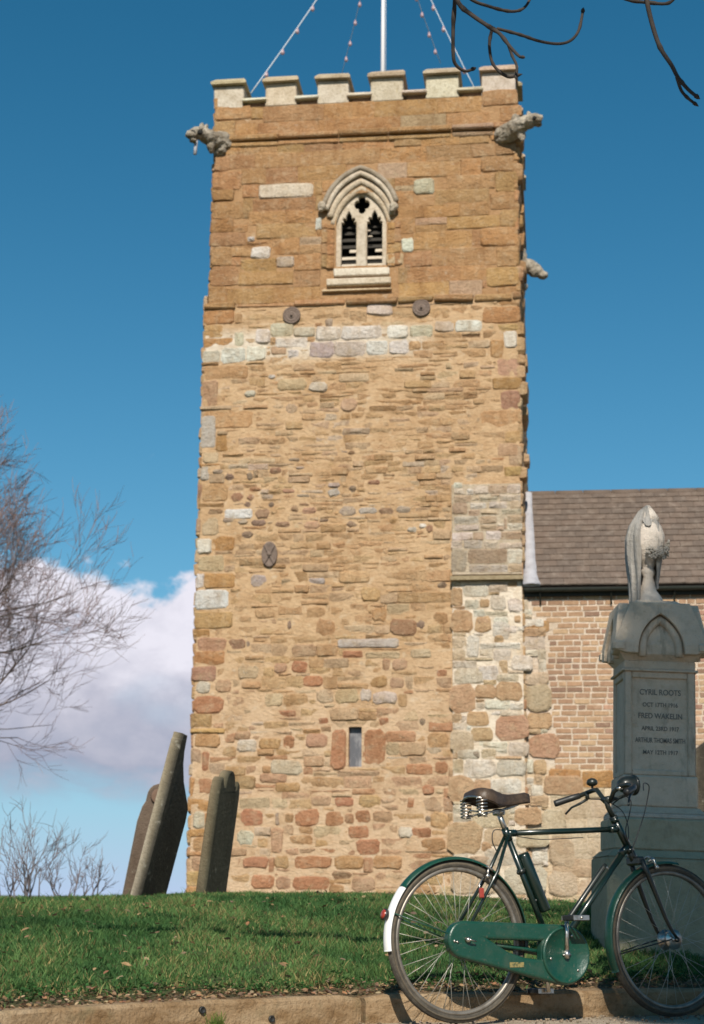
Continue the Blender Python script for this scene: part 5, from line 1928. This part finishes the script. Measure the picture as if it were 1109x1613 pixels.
for pts, r_ in (([(.93, -.20, 1.04), (1.01, -.10, 1.085), (1.062, -.07, 1.078), (1.068, -.05, 1.03), (1.045, -.04, .94), (1.0, -.03, .83), (.972, -.03, .76), (1.02, -.045, .70)], .0028),
                ([(.92, -.06, 1.03), (.965, -.05, 1.0), (.955, -.04, .93), (.938, -.03, .86), (.96, -.03, .79)], .0028),
                ([(.90, .03, 1.0), (.97, .03, .96), (1.0, .03, .88), (.99, .03, .78)], .0025),
                ([(.28, .012, .85), (.225, .018, .85), (.215, .02, .80), (.24, .02, .75)], .0025),
                ([(.33, -.012, .823), (.45, -.014, .812), (.58, -.014, .818), (.70, -.014, .826)], .0022)):
    P_ = [Vector(q) for q in pts]
    sm_ = []
    for i in range(len(P_) - 1):
        p0, p1, p2, p3 = P_[max(i - 1, 0)], P_[i], P_[i + 1], P_[min(i + 2, len(P_) - 1)]
        for t in np.linspace(0, 1, 7)[:-1]:
            sm_.append(.5 * ((2 * p1) + (p2 - p0) * t + (2 * p0 - 5 * p1 + 4 * p2 - p3) * t * t + (3 * p1 - p0 - 3 * p2 + p3) * t ** 3))
    sm_.append(P_[-1])
    MB().tube(sm_, r_, 6).build('cable', M['plastic'], bike)
# battery tube on the seat tube, pump along the down tube
off = Vector((seat_dir.z, 0, -seat_dir.x)) * .044
b0, b1 = BB + seat_dir * .205 + off, BB + seat_dir * .470 + off
MB().tube([b0 - seat_dir * .008, b0, b1, b1 + seat_dir * .010], [.024, .0275, .0275, .022], 18).build('battery_case', M['darkgreen'], bike)
MB().tube([BB + seat_dir * .40, BB + seat_dir * .42], .02, 12).tube([BB + seat_dir * .41, BB + seat_dir * .41 + off], .008, 8).tube([BB + seat_dir * .26, BB + seat_dir * .26 + off], .008, 8).tube([BB + seat_dir * .41 - off * .55, BB + seat_dir * .41], .006, 8).build('case_clip', M['black'], bike)
dd = (HB + (HT - HB) * .18 - BB).normalized()
nn_ = Vector((-dd.z, 0, dd.x)) * .040
MB().tube([BB + dd * .19 + nn_, BB + dd * .20 + nn_, BB + dd * .50 + nn_, BB + dd * .52 + nn_], [.008, .0125, .0125, .010], 12).build('pump', M['black'], bike)
for t in (.195, .515):
    MB().tube([BB + dd * t, BB + dd * t + nn_], .005, 8).build('pump_peg', M['chrome'], bike)
# brakes
for c_, n_ in ((Vector((.182, 0, .668)), 'rear'), (Vector((1.035, 0, .722)), 'front')):
    q = MB()
    fx = -.03 if n_ == 'rear' else .05
    q.tube([c_ + Vector((fx * .3, -.045, -.005)), c_ + Vector((fx, -.042, .01)), c_ + Vector((fx, 0, .022)), c_ + Vector((fx, .042, .01)), c_ + Vector((fx * .3, .045, -.005))], .006, 8)
    q.tube([c_ + Vector((fx, -.042, .01)), c_ + Vector((fx * 1.3, -.040, -.035))], .006, 8)
    q.tube([c_ + Vector((fx, .042, .01)), c_ + Vector((fx * 1.3, .040, -.035))], .006, 8)
    q.lathe([(.008, -.006), (.012, 0), (.008, .008)], 10, M=Matrix.Translation(c_ + Vector((fx * 1.3, -.045, -.03))) @ Matrix.Rotation(R(90), 4, 'X'))
    q.build('brake_caliper', M['chrome'], bike)
MB().box((.097, -.062, .562), (.022, .016, .045), .005).build('stay_reflector', M['red'], bike)
MB().tube([(.15, -.03, .665), (.10, -.04, .60), (.095, -.05, .575)], .004, 6).build('reflector_bracket', M['chrome'], bike)
# gear changer on the bar
MB().lathe([(.014, -.006), (.016, .004), (.010, .010)], 12, M=Matrix.Translation((.872, -.09, 1.055))).build('gear_lever', M['chrome'], hbar)


# ------------------------------------------------------------------ trees
def grow(mb, p, d, L_, r_, depth, rg, cfg):
    nseg = cfg.get('seg', 4)
    path, rad = [p.copy()], [r_]
    q = p.copy()
    dd_ = d.normalized()
    r_end = r_ * cfg['taper']
    for i in range(nseg):
        dd_ = (dd_ + Vector((rg.uniform(-1, 1), rg.uniform(-1, 1), rg.uniform(-1, 1))) * cfg['wander'] + Vector((0, 0, 1)) * cfg['lift']).normalized()
        q = q + dd_ * (L_ / nseg)
        path.append(q.copy())
        rad.append(r_ + (r_end - r_) * (i + 1) / nseg)
    sides = 7 if depth >= cfg['depth'] - 1 else 4 if depth > 1 else 3
    mb[1 if depth < cfg['depth'] else 0].tube(path, rad, sides, cfg['col'](depth, rg), True, smooth=sides > 3)
    if depth == 0:
        return
    kids = rg.randint(*cfg['kids'])
    for k in range(kids):
        t = rg.uniform(cfg['from'], 1.0) if k else 1.0
        f = t * nseg
        i = min(int(f), nseg - 1)
        base = path[i].lerp(path[i + 1], f - i)
        axis = dd_.orthogonal()
        axis.rotate(Matrix.Rotation(rg.uniform(0, 2 * math.pi), 3, dd_))
        nd = dd_.copy()
        nd.rotate(Matrix.Rotation(R(rg.uniform(*cfg['angle'])), 3, axis))
        rr_ = rad[i] + (rad[i + 1] - rad[i]) * (f - i)
        grow(mb, base, nd, L_ * rg.uniform(*cfg['shrink']), max(rr_ * rg.uniform(.6, .8), cfg['rmin']), depth - 1, rg, cfg)


def tree(name, P, trunk_path, radii, limbs, cfg, seed, label, cat='tree', trunk_col=(.10, .08, .065)):
    rg = random.Random(seed)
    o = empty(name, Matrix.Translation(P))
    tag(o, label, cat)
    t_, c_ = MB(), MB()
    t_.tube(trunk_path, radii, 12, trunk_col)
    for (p, d, L_, r_) in limbs:
        grow((t_, c_), Vector(p), Vector(d), L_, r_, cfg['depth'], rg, cfg)
    t_.build('trunk', M['bark'], o)
    c_.build('crown', M['twig'], o)
    return o, c_


lc = dict(depth=5, taper=.55, wander=.15, lift=.05, kids=(2, 5), angle=(16, 44), shrink=(.56, .78), rmin=.0044, seg=4, col=lambda d, rg: vary((.20, .14, .13) if d < 3 else (.11, .085, .075), rg, .2))
lc['from'] = .35
YT = 31.0
bt = at(-262, 1412, YT)
bt.z = lawn_z(-12, YT)
limbs = []
rg = random.Random(21)
for k in range(16):
    z = 2.1 + 5.2 * (k / 15)
    a = R(-75 + 150 * ((k * 0.618) % 1))
    L_ = 2.6 - .9 * (k / 12)
    limbs.append(((.05 * math.cos(a), .05 * math.sin(a), z), (math.cos(a), math.sin(a) * .9, .28 + .45 * k / 15), L_, .062 - .026 * k / 15))
for k in range(5):
    a = R(110 + 50 * k)
    limbs.append(((0, 0, 2.5 + k), (math.cos(a), math.sin(a), .5), 2.1, .06))
tree('bare_tree', bt, [(0, 0, -.3), (.03, 0, 1.5), (.0, .02, 3.5), (.05, 0, 5.5), (.1, 0, 7.6)], [.24, .19, .15, .10, .05], limbs, lc, 4, 'bare winter tree with dense purplish twigs at the left of the tower')

sc2 = dict(depth=3, taper=.5, wander=.20, lift=.05, kids=(2, 4), angle=(15, 42), shrink=(.5, .8), rmin=.0034, seg=5, col=lambda d, rg: vary((.15, .13, .135), rg, .2))
sc2['from'] = .25
for i, (px_, h, lab) in enumerate(((22, .95, 'thin bare bush on the brow, leftmost of the low ones'), (72, .98, 'bare bush of forked stems on the brow between two others'), (118, .68, 'small bare bush on the brow nearest the leaning headstones'))):
    p = at(px_, 1412, 19 + i * .7)
    p.z = lawn_z(p.x, p.y)
    ob = empty('bare_bush', Matrix.Translation(p))
    tag(ob, lab, 'bush', 'low bare bushes on the brow')
    t_, c_ = MB(), MB()
    for k in range(6):
        x0, y0 = rg.uniform(-.30, .30), rg.uniform(-.2, .2)
        d0 = Vector((x0 * 1.2 + rg.uniform(-.2, .2), y0, 1.3))
        grow((t_, c_), Vector((x0, y0, -.1)), d0, h * rg.uniform(.4, .62), rg.uniform(.010, .015), 3, rg, sc2)
    t_.build('stems', M['bark'], ob)
    c_.build('twigs', M['twig'], ob)

# the ash whose boughs hang into the top right of the view
AT = Vector((5.0, 7.2, 0))
AT.z = lawn_z(AT.x, AT.y)
ash = empty('overhanging_tree', Matrix.Translation(AT))
tag(ash, 'dark drooping twigs with upturned tips hanging in at the upper right', 'tree')
tb = MB()
BC = (.075, .065, .055)
tb.tube([(0, 0, -.3), (-.02, 0, 1.2), (-.1, -.1, 2.6), (-.15, -.2, 4.2), (-.1, -.3, 6.5), (0, -.3, 9)], [.30, .25, .22, .19, .13, .06], 14, BC)
YB = 6.0


def b_at(px, py, y=YB):
    return at(px, py, y) - AT


crown = MB()
hubA, hubB = b_at(705, -45), b_at(1015, -45)
bough = [Vector((-.15, -.2, 4.0)), Vector((-1.2, -.7, 4.35)), Vector((-2.4, -1.0, 4.3)), hubB + Vector((.15, 0, .12)), hubB + Vector((-.35, 0, .13)), hubA + Vector((.35, 0, .10)), hubA]
tb.tube(bough, [.11, .085, .06, .036, .03, .022, .014], 9, BC)
tb.tube([Vector((-.1, -.15, 3.6)), Vector((-1.5, -2.3, 4.5)), Vector((-3.4, -3.6, 4.9)), Vector((-5.5, -4.0, 5.0)), Vector((-7.2, -4.0, 4.9))], [.12, .095, .07, .045, .02], 9, BC)
tb.tube([Vector((-.1, -.2, 4.6)), Vector((-1.8, -2.9, 5.8)), Vector((-4.0, -3.6, 6.4)), Vector((-6.3, -3.3, 6.6))], [.10, .08, .05, .02], 9, BC)
tb.tube([Vector((-.1, -.2, 5.2)), Vector((1.4, -.8, 6.6)), Vector((2.6, -1.0, 7.8))], [.10, .07, .03], 9, BC)
tb.build('trunk', M['bark'], ash)
TC = (.045, .036, .030)


def sm_path(P_, n=5):
    out = []
    for i in range(len(P_) - 1):
        p0, p1, p2, p3 = P_[max(i - 1, 0)], P_[i], P_[i + 1], P_[min(i + 2, len(P_) - 1)]
        for t in np.linspace(0, 1, n + 1)[:-1]:
            out.append(.5 * ((2 * p1) + (p2 - p0) * t + (2 * p0 - 5 * p1 + 4 * p2 - p3) * t * t + (3 * p1 - p0 - 3 * p2 + p3) * t ** 3))
    out.append(P_[-1])
    return out


def twig(pts, r0, r1, dy=0.0):
    P_ = []
    for i, q in enumerate(pts):
        P_.append(q if isinstance(q, Vector) else b_at(q[0], q[1], YB + dy * i / len(pts)))
    s_ = sm_path(P_)
    n = len(s_)
    rad = [(r0 + (r1 - r0) * i / n) * (1 + .25 * (noise.noise(s_[i] * 37) > .25)) for i in range(n)]
    crown.tube(s_, rad, 7, TC)
    crown.lathe([(.001, -.008), (r1 * 1.5, 0), (r1 * 1.3, .010), (.001, .024)], 7, TC, M=Matrix.Translation(s_[-1]) @ (s_[-1] - s_[-2]).to_track_quat('Z', 'Y').to_matrix().to_4x4())


twig([hubA, (716, -10), (714, 40), (714, 85), (718, 102), (732, 112), (744, 109)], .009, .006, .15)
twig([hubA, (722, 4), (745, 25), (770, 42), (787, 53), (803, 73), (817, 88), (823, 90)], .0105, .005, -.2)
twig([(775, 46), (771, 70), (775, 97), (786, 112), (801, 121), (814, 119)], .0068, .005)
twig([(800, 69), (807, 88), (814, 104), (813, 119)], .006, .005, -.1)
twig([(783, 45), (820, 55), (850, 65), (880, 69), (900, 63), (912, 47), (918, 18)], .0062, .006, .25)
twig([hubA, (738, -4), (770, 10), (805, 18), (826, 12), (836, -6), (838, -25)], .0075, .005, .3)
twig([hubB, (1019, 0), (1028, 40), (1040, 75), (1058, 103), (1068, 122), (1084, 141), (1096, 151)], .0105, .0068, -.1)
twig([(1066, 121), (1073, 142), (1083, 154), (1093, 162)], .007, .0055)
twig([(1021, 4), (990, 0), (965, -12)], .007, .005)
twig([(1021, 4), (1048, 6), (1062, -2), (1070, -20)], .007, .005)
ac = dict(depth=3, taper=.6, wander=.2, lift=.0, kids=(2, 4), angle=(25, 60), shrink=(.5, .75), rmin=.006, seg=4, col=lambda d, rg: TC)
ac['from'] = .3
rg = random.Random(9)
for p, d in (((-3.4, -3.6, 4.9), (-.5, .1, .5)), ((-4.4, -3.8, 4.95), (-.3, -.4, .5)), ((-5.5, -4.0, 5.0), (-.6, .2, .5)), ((-6.4, -4.0, 4.95), (-.6, -.3, .4)), ((-7.2, -4, 4.9), (-1, 0, .2)), ((-2.4, -3.1, 4.75), (-.2, .5, .7)),
             ((-4, -3.6, 6.4), (-.4, .3, .6)), ((-6.3, -3.3, 6.6), (-1, .1, .3)), ((0, -.3, 8.9), (.1, .2, 1)), ((-1.2, -.7, 4.4), (-.2, .3, .9)), ((-2.0, -.9, 4.36), (-.4, -.3, .8)), ((-2.6, -1.02, 4.33), (-.3, .4, .9)), ((-3.1, -1.1, 4.32), (-.5, .2, .8)), ((-3.7, -1.16, 4.32), (-.4, -.2, .9)), ((2.6, -1, 7.8), (.6, -.2, .8)), ((-.1, -.3, 7), (-.6, .5, .8)), ((0, -.3, 8), (-.6, -.3, .8))):
    grow((crown, crown), Vector(p), Vector(d), 1.3, .022, 3, rg, ac)
crown.build('crown', M['twig'], ash)

# a yew behind the viewer's right shoulder, whose shade covers the memorial and the front wheel
YP = Vector((2.15, -2.6, 0))
yew = empty('yew_tree', Matrix.Translation(YP))
tag(yew, 'dark evergreen yew standing behind the viewpoint, shading the memorial', 'tree')
yt = MB()
yt.tube([(0, 0, -.2), (.05, 0, 2), (0, .1, 5), (0, 0, 11)], [.34, .28, .22, .08], 12, (.12, .075, .05))
rg = random.Random(31)
for k in range(22):
    a = k * 2.4
    z = 4.2 + k * .28
    yt.tube([(0, 0, z), (.6 * math.cos(a), .6 * math.sin(a), z + .5), (1.0 * math.cos(a), 1.0 * math.sin(a), z + 1.2)], [.07, .045, .015], 6, (.12, .075, .05))
yt.build('trunk', M['bark'], yew)
n = 26000
rs = np.random.RandomState(3)
vs = np.zeros((n * 4, 3), np.float32)
cl_ = np.ones((n * 4, 4), np.float32)
k = 0
lumps = []
for _ in range(150):
    z_ = rs.uniform(4.6, 11.9)
    rmax = 1.30 * min(1, ((12.35 - z_) / 1.0)) ** .5 * min(1, .55 + (z_ - 4.6) / 4)
    r_ = rs.uniform(.35, .6)
    w_ = rs.uniform(0, 2 * np.pi)
    d_ = max(rmax - r_ * .8, 0) * rs.uniform(0, 1) ** .4
    lumps.append((np.array([d_ * np.cos(w_), d_ * np.sin(w_), z_]), r_))
for i in range(n):
    c, r_ = lumps[rs.randint(len(lumps))]
    v = rs.normal(0, 1, 3)
    v /= np.linalg.norm(v)
    p = c + v * r_ * rs.uniform(.3, 1) ** .5
    a_ = rs.normal(0, 1, 3)
    a_ /= np.linalg.norm(a_)
    b2 = np.cross(a_, v)
    b2 /= np.linalg.norm(b2) + 1e-6
    s = rs.uniform(.07, .15)
    vs[i * 4:(i + 1) * 4] = [p - a_ * s, p + b2 * s * .35, p + a_ * s, p - b2 * s * .35]
    cl_[i * 4:(i + 1) * 4, :3] = np.array([.02, .045, .018]) * rs.uniform(.7, 1.5)
me = bpy.data.meshes.new('crown')
me.from_pydata(vs.tolist(), [], [(4 * i, 4 * i + 1, 4 * i + 2, 4 * i + 3) for i in range(n)])
a_ = me.attributes.new('tint', 'FLOAT_COLOR', 'POINT')
a_.data.foreach_set('color', cl_.ravel())
me.materials.append(M['needle'])
link(bpy.data.objects.new('crown', me), yew)


# ------------------------------------------------------------------ grass, leaves, weeds
def grass_field(n, seed, far_field=False):
    rs = np.random.RandomState(seed)
    # spread so that near ground is denser
    dy = .14 + 6.9 * rs.uniform(0, 1, n) ** 1.05
    half = 1.7 + .30 * (dy + 6.5)
    x = rs.uniform(-1, 1, n) * half * .88
    y = np.interp(x, KX, KY) + dy
    keep = (y < 14.2) & (np.abs(x) < .235 * y + .9)
    if far_field:                       # coarser tufts round the church and to either side
        x = rs.uniform(-9, 9, n)
        y = rs.uniform(5, 24.6, n)
        dy = y - np.interp(x, KX, KY)
        keep = (dy > .2) & ~((y < 14.2) & (np.abs(x) < .235 * y + .9)) & ((y < 23.6) | (x < -2.8))
    x, y, dy = x[keep], y[keep], dy[keep]
    m = len(x)
    big = np.array([noise.noise(Vector((a * .9, b * .7, 11))) for a, b in zip(x, y)])
    med = np.array([noise.noise(Vector((a * 3.2, b * 2.6, 5))) for a, b in zip(x, y)])
    fine = np.array([noise.noise(Vector((a * 9, b * 8, 2))) for a, b in zip(x, y)])
    ragged_ = .26 + .10 * np.clip(-x - .3, 0, 1) + .20 * np.array([noise.noise(Vector((a * 2.2, 3, 1))) for a in x])
    edge_ = np.clip((dy - ragged_) / .22, 0, 1)
    keep = (rs.uniform(0, 1, m) < (.05 + .95 * edge_)) & (rs.uniform(0, 1, m) < np.clip(.85 + .9 * fine + .4 * med, .12, 1))
    # nothing grows inside the memorial or the headstones
    cxm, cym = MEM.translation.x, MEM.translation.y
    keep &= ~((np.abs(x - cxm) < .32) & (np.abs(y - cym) < .32))
    x, y, dy, big, med, fine, edge_ = (q[keep] for q in (x, y, dy, big, med, fine, edge_))
    m = len(x)
    z = np.array([lawn_z(a, b) for a, b in zip(x, y)]) - .014
    h = (.022 + .026 * rs.uniform(0, 1, m) ** 1.6) * (1 + .80 * np.clip(med, -.8, 1) + .70 * np.clip(fine, -.7, 1))
    h *= .55 + .45 * edge_
    tall = rs.uniform(0, 1, m) < .010
    h[tall] *= 1.9
    far = np.clip((y - 11.2) / 1.6, 0, 1)
    h *= 1 - .45 * far
    w = .0019 + .0016 * rs.uniform(0, 1, m)
    if far_field:
        w = w * 3.2
        h = np.minimum(h * 1.5, .06)
    az = rs.uniform(0, 2 * np.pi, m)
    lean = .25 + .75 * rs.uniform(0, 1, m)
    la = rs.uniform(0, 2 * np.pi, m)
    lx, ly = np.cos(la) * lean * h, np.sin(la) * lean * h
    ax_, ay_ = np.cos(az) * w, np.sin(az) * w
    V = np.zeros((m, 5, 3), np.float32)
    V[:, 0] = np.stack([x - ax_, y - ay_, z], 1)
    V[:, 1] = np.stack([x + ax_, y + ay_, z], 1)
    V[:, 2] = np.stack([x + ax_ * .8 + lx * .35, y + ay_ * .8 + ly * .35, z + h * .6], 1)
    V[:, 3] = np.stack([x - ax_ * .8 + lx * .35, y - ay_ * .8 + ly * .35, z + h * .6], 1)
    V[:, 4] = np.stack([x + lx, y + ly, z + h], 1)
    c1, c2, c3 = np.array([.038, .100, .028]), np.array([.100, .180, .052]), np.array([.27, .215, .09])
    t = np.clip(.50 + .9 * big + .9 * med + .25 * rs.normal(0, 1, m), 0, 1)[:, None]
    col = c1 * (1 - t) + c2 * t
    dry = (rs.uniform(0, 1, m) < np.clip(.09 + .2 * big + .2 * med + .4 * (1 - edge_), .01, .6))
    col[dry] = c3 * rs.uniform(.7, 1.3, (dry.sum(), 1))
    col *= rs.uniform(.8, 1.25, (m, 1))
    Ccol = np.ones((m, 5, 4), np.float32)
    Ccol[:, :, :3] = col[:, None, :]
    Ccol[:, 4, :3] *= 1.15
    me = bpy.data.meshes.new('grass')
    me.vertices.add(m * 5)
    me.vertices.foreach_set('co', V.ravel())
    base = (np.arange(m) * 5)[:, None]
    loops = np.concatenate([base + np.array([0, 1, 2, 3]), base + np.array([3, 2, 4])], 1).ravel()
    me.loops.add(m * 7)
    me.loops.foreach_set('vertex_index', loops.astype(np.int32))
    me.polygons.add(m * 2)
    st_ = (np.arange(m) * 7)[:, None] + np.array([0, 4])
    me.polygons.foreach_set('loop_start', st_.ravel().astype(np.int32))
    try:
        me.polygons.foreach_set('loop_total', np.tile([4, 3], m).astype(np.int32))
    except Exception:
        pass
    at_ = me.attributes.new('tint', 'FLOAT_COLOR', 'POINT')
    at_.data.foreach_set('color', Ccol.ravel())
    me.update(calc_edges=True)
    me.materials.append(M['grass'])
    return me


go = bpy.data.objects.new('grass', grass_field(430000, 2))
link(go)
tag(go, 'rough green winter grass covering the churchyard bank', 'grass', kind='stuff')
g2 = bpy.data.objects.new('grass', grass_field(150000, 8, True))
link(g2)
tag(g2, 'level grass behind the brow around the church', 'grass', kind='stuff')

lf = MB()
rg = random.Random(77)


def leaf(mb, p, s, col, rg):
    a = rg.uniform(0, 2 * math.pi)
    Mx = Matrix.Translation(p) @ Matrix.Rotation(a, 4, 'Z') @ Matrix.Rotation(rg.uniform(-.7, .7), 4, 'X') @ Matrix.Rotation(rg.uniform(-.5, .5), 4, 'Y')
    cu_ = rg.uniform(.1, .5) * s
    vs = [(-s, 0, 0), (-s * .4, -s * .5, cu_ * .5), (s * .3, -s * .5, cu_ * .6), (s, 0, cu_ * .3), (s * .3, s * .5, cu_ * .6), (-s * .4, s * .5, cu_ * .5), (0, 0, 0)]
    fs = [(0, 1, 6), (1, 2, 6), (2, 3, 6), (3, 4, 6), (4, 5, 6), (5, 0, 6)]
    mb.add(vs, fs, col, False, Mx)


LC = [(.28, .18, .10), (.34, .22, .12), (.22, .14, .09), (.38, .28, .17), (.30, .15, .08), (.18, .12, .085)]
for i in range(3300):
    litter = i < 2900
    x = rg.uniform(-2.2, 2.6)
    dy = abs(rg.gauss(.20, .10 + .06 * (x < -.6))) + .03 if litter else rg.uniform(.3, 5.5) ** 1.0
    y = kerb_y(x) + dy
    if abs(x) > .235 * y + .5:
        continue
    if dy < .14:
        z = KERB_H + .004
    else:
        z = lawn_z(x, y) + (.002 if litter else rg.uniform(.008, .03))
    leaf(lf, Vector((x, y, z)), rg.uniform(.006, .016) if litter else rg.uniform(.012, .026), vary(rg.choice(LC), rg, .25), rg)
tag(lf.build('fallen_leaves', M['leaf']), 'dry brown leaves scattered on the grass and along the kerb', 'leaves', kind='stuff')

wd = MB()
for i in range(240):
    x = rg.uniform(-2.0, 2.6)
    dy = .2 + abs(rg.gauss(.12, .16))
    y = kerb_y(x) + dy
    p = Vector((x, y, lawn_z(x, y)))
    col = vary((.035, .10, .025), rg, .3)
    for k in range(rg.randint(3, 7)):
        a = rg.uniform(0, 2 * math.pi)
        L_ = rg.uniform(.018, .05)
        o = Vector((math.cos(a), math.sin(a), rg.uniform(.2, .9))) * L_
        leaf(wd, p + o, rg.uniform(.007, .014), vary(col, rg, .2), rg)
        wd.tube([p, p + o * .6 + Vector((0, 0, .006)), p + o], .0011, 3, col)
q = at_z(320, 1604, .03)
for k in range(60):       # tuft of weed low on the kerb face
    p = Vector((at_z(318, 1594, KERB_H).x + rg.gauss(0, .018), 0, 0))
    p.y = kerb_y(p.x) - .02 - abs(rg.gauss(0, .015))
    h = rg.uniform(.03, .085)
    wd.tube([p, p + Vector((rg.uniform(-.012, .012), -.004, h * .6)), p + Vector((rg.uniform(-.025, .025), -.012, h))], [.0022, .0018, .0006], 3, vary((.10, .15, .03), rg, .2))
tag(wd.build('weeds', M['leaf']), 'small broad leaved weeds growing along the kerb edge', 'weeds', kind='stuff')

# grit and stones lying on the road by the kerb
gr = MB()
for i in range(700):
    x = rg.uniform(-1.5, 2.6)
    y = kerb_y(x) - abs(rg.gauss(0, .25)) - .012
    s = rg.uniform(.002, .007)
    gr.box((x, y, s * .5), (s * 2, s * 1.6, s * 1.3), s * .4, vary(rg.choice([(.34, .27, .2), (.25, .2, .15), (.4, .34, .27)]), rg, .2), jit=s * .25, rg=rg)
tag(gr.build('road_grit', M['kerb']), 'loose pale grit lying on the road beside the kerb', 'grit', kind='stuff')
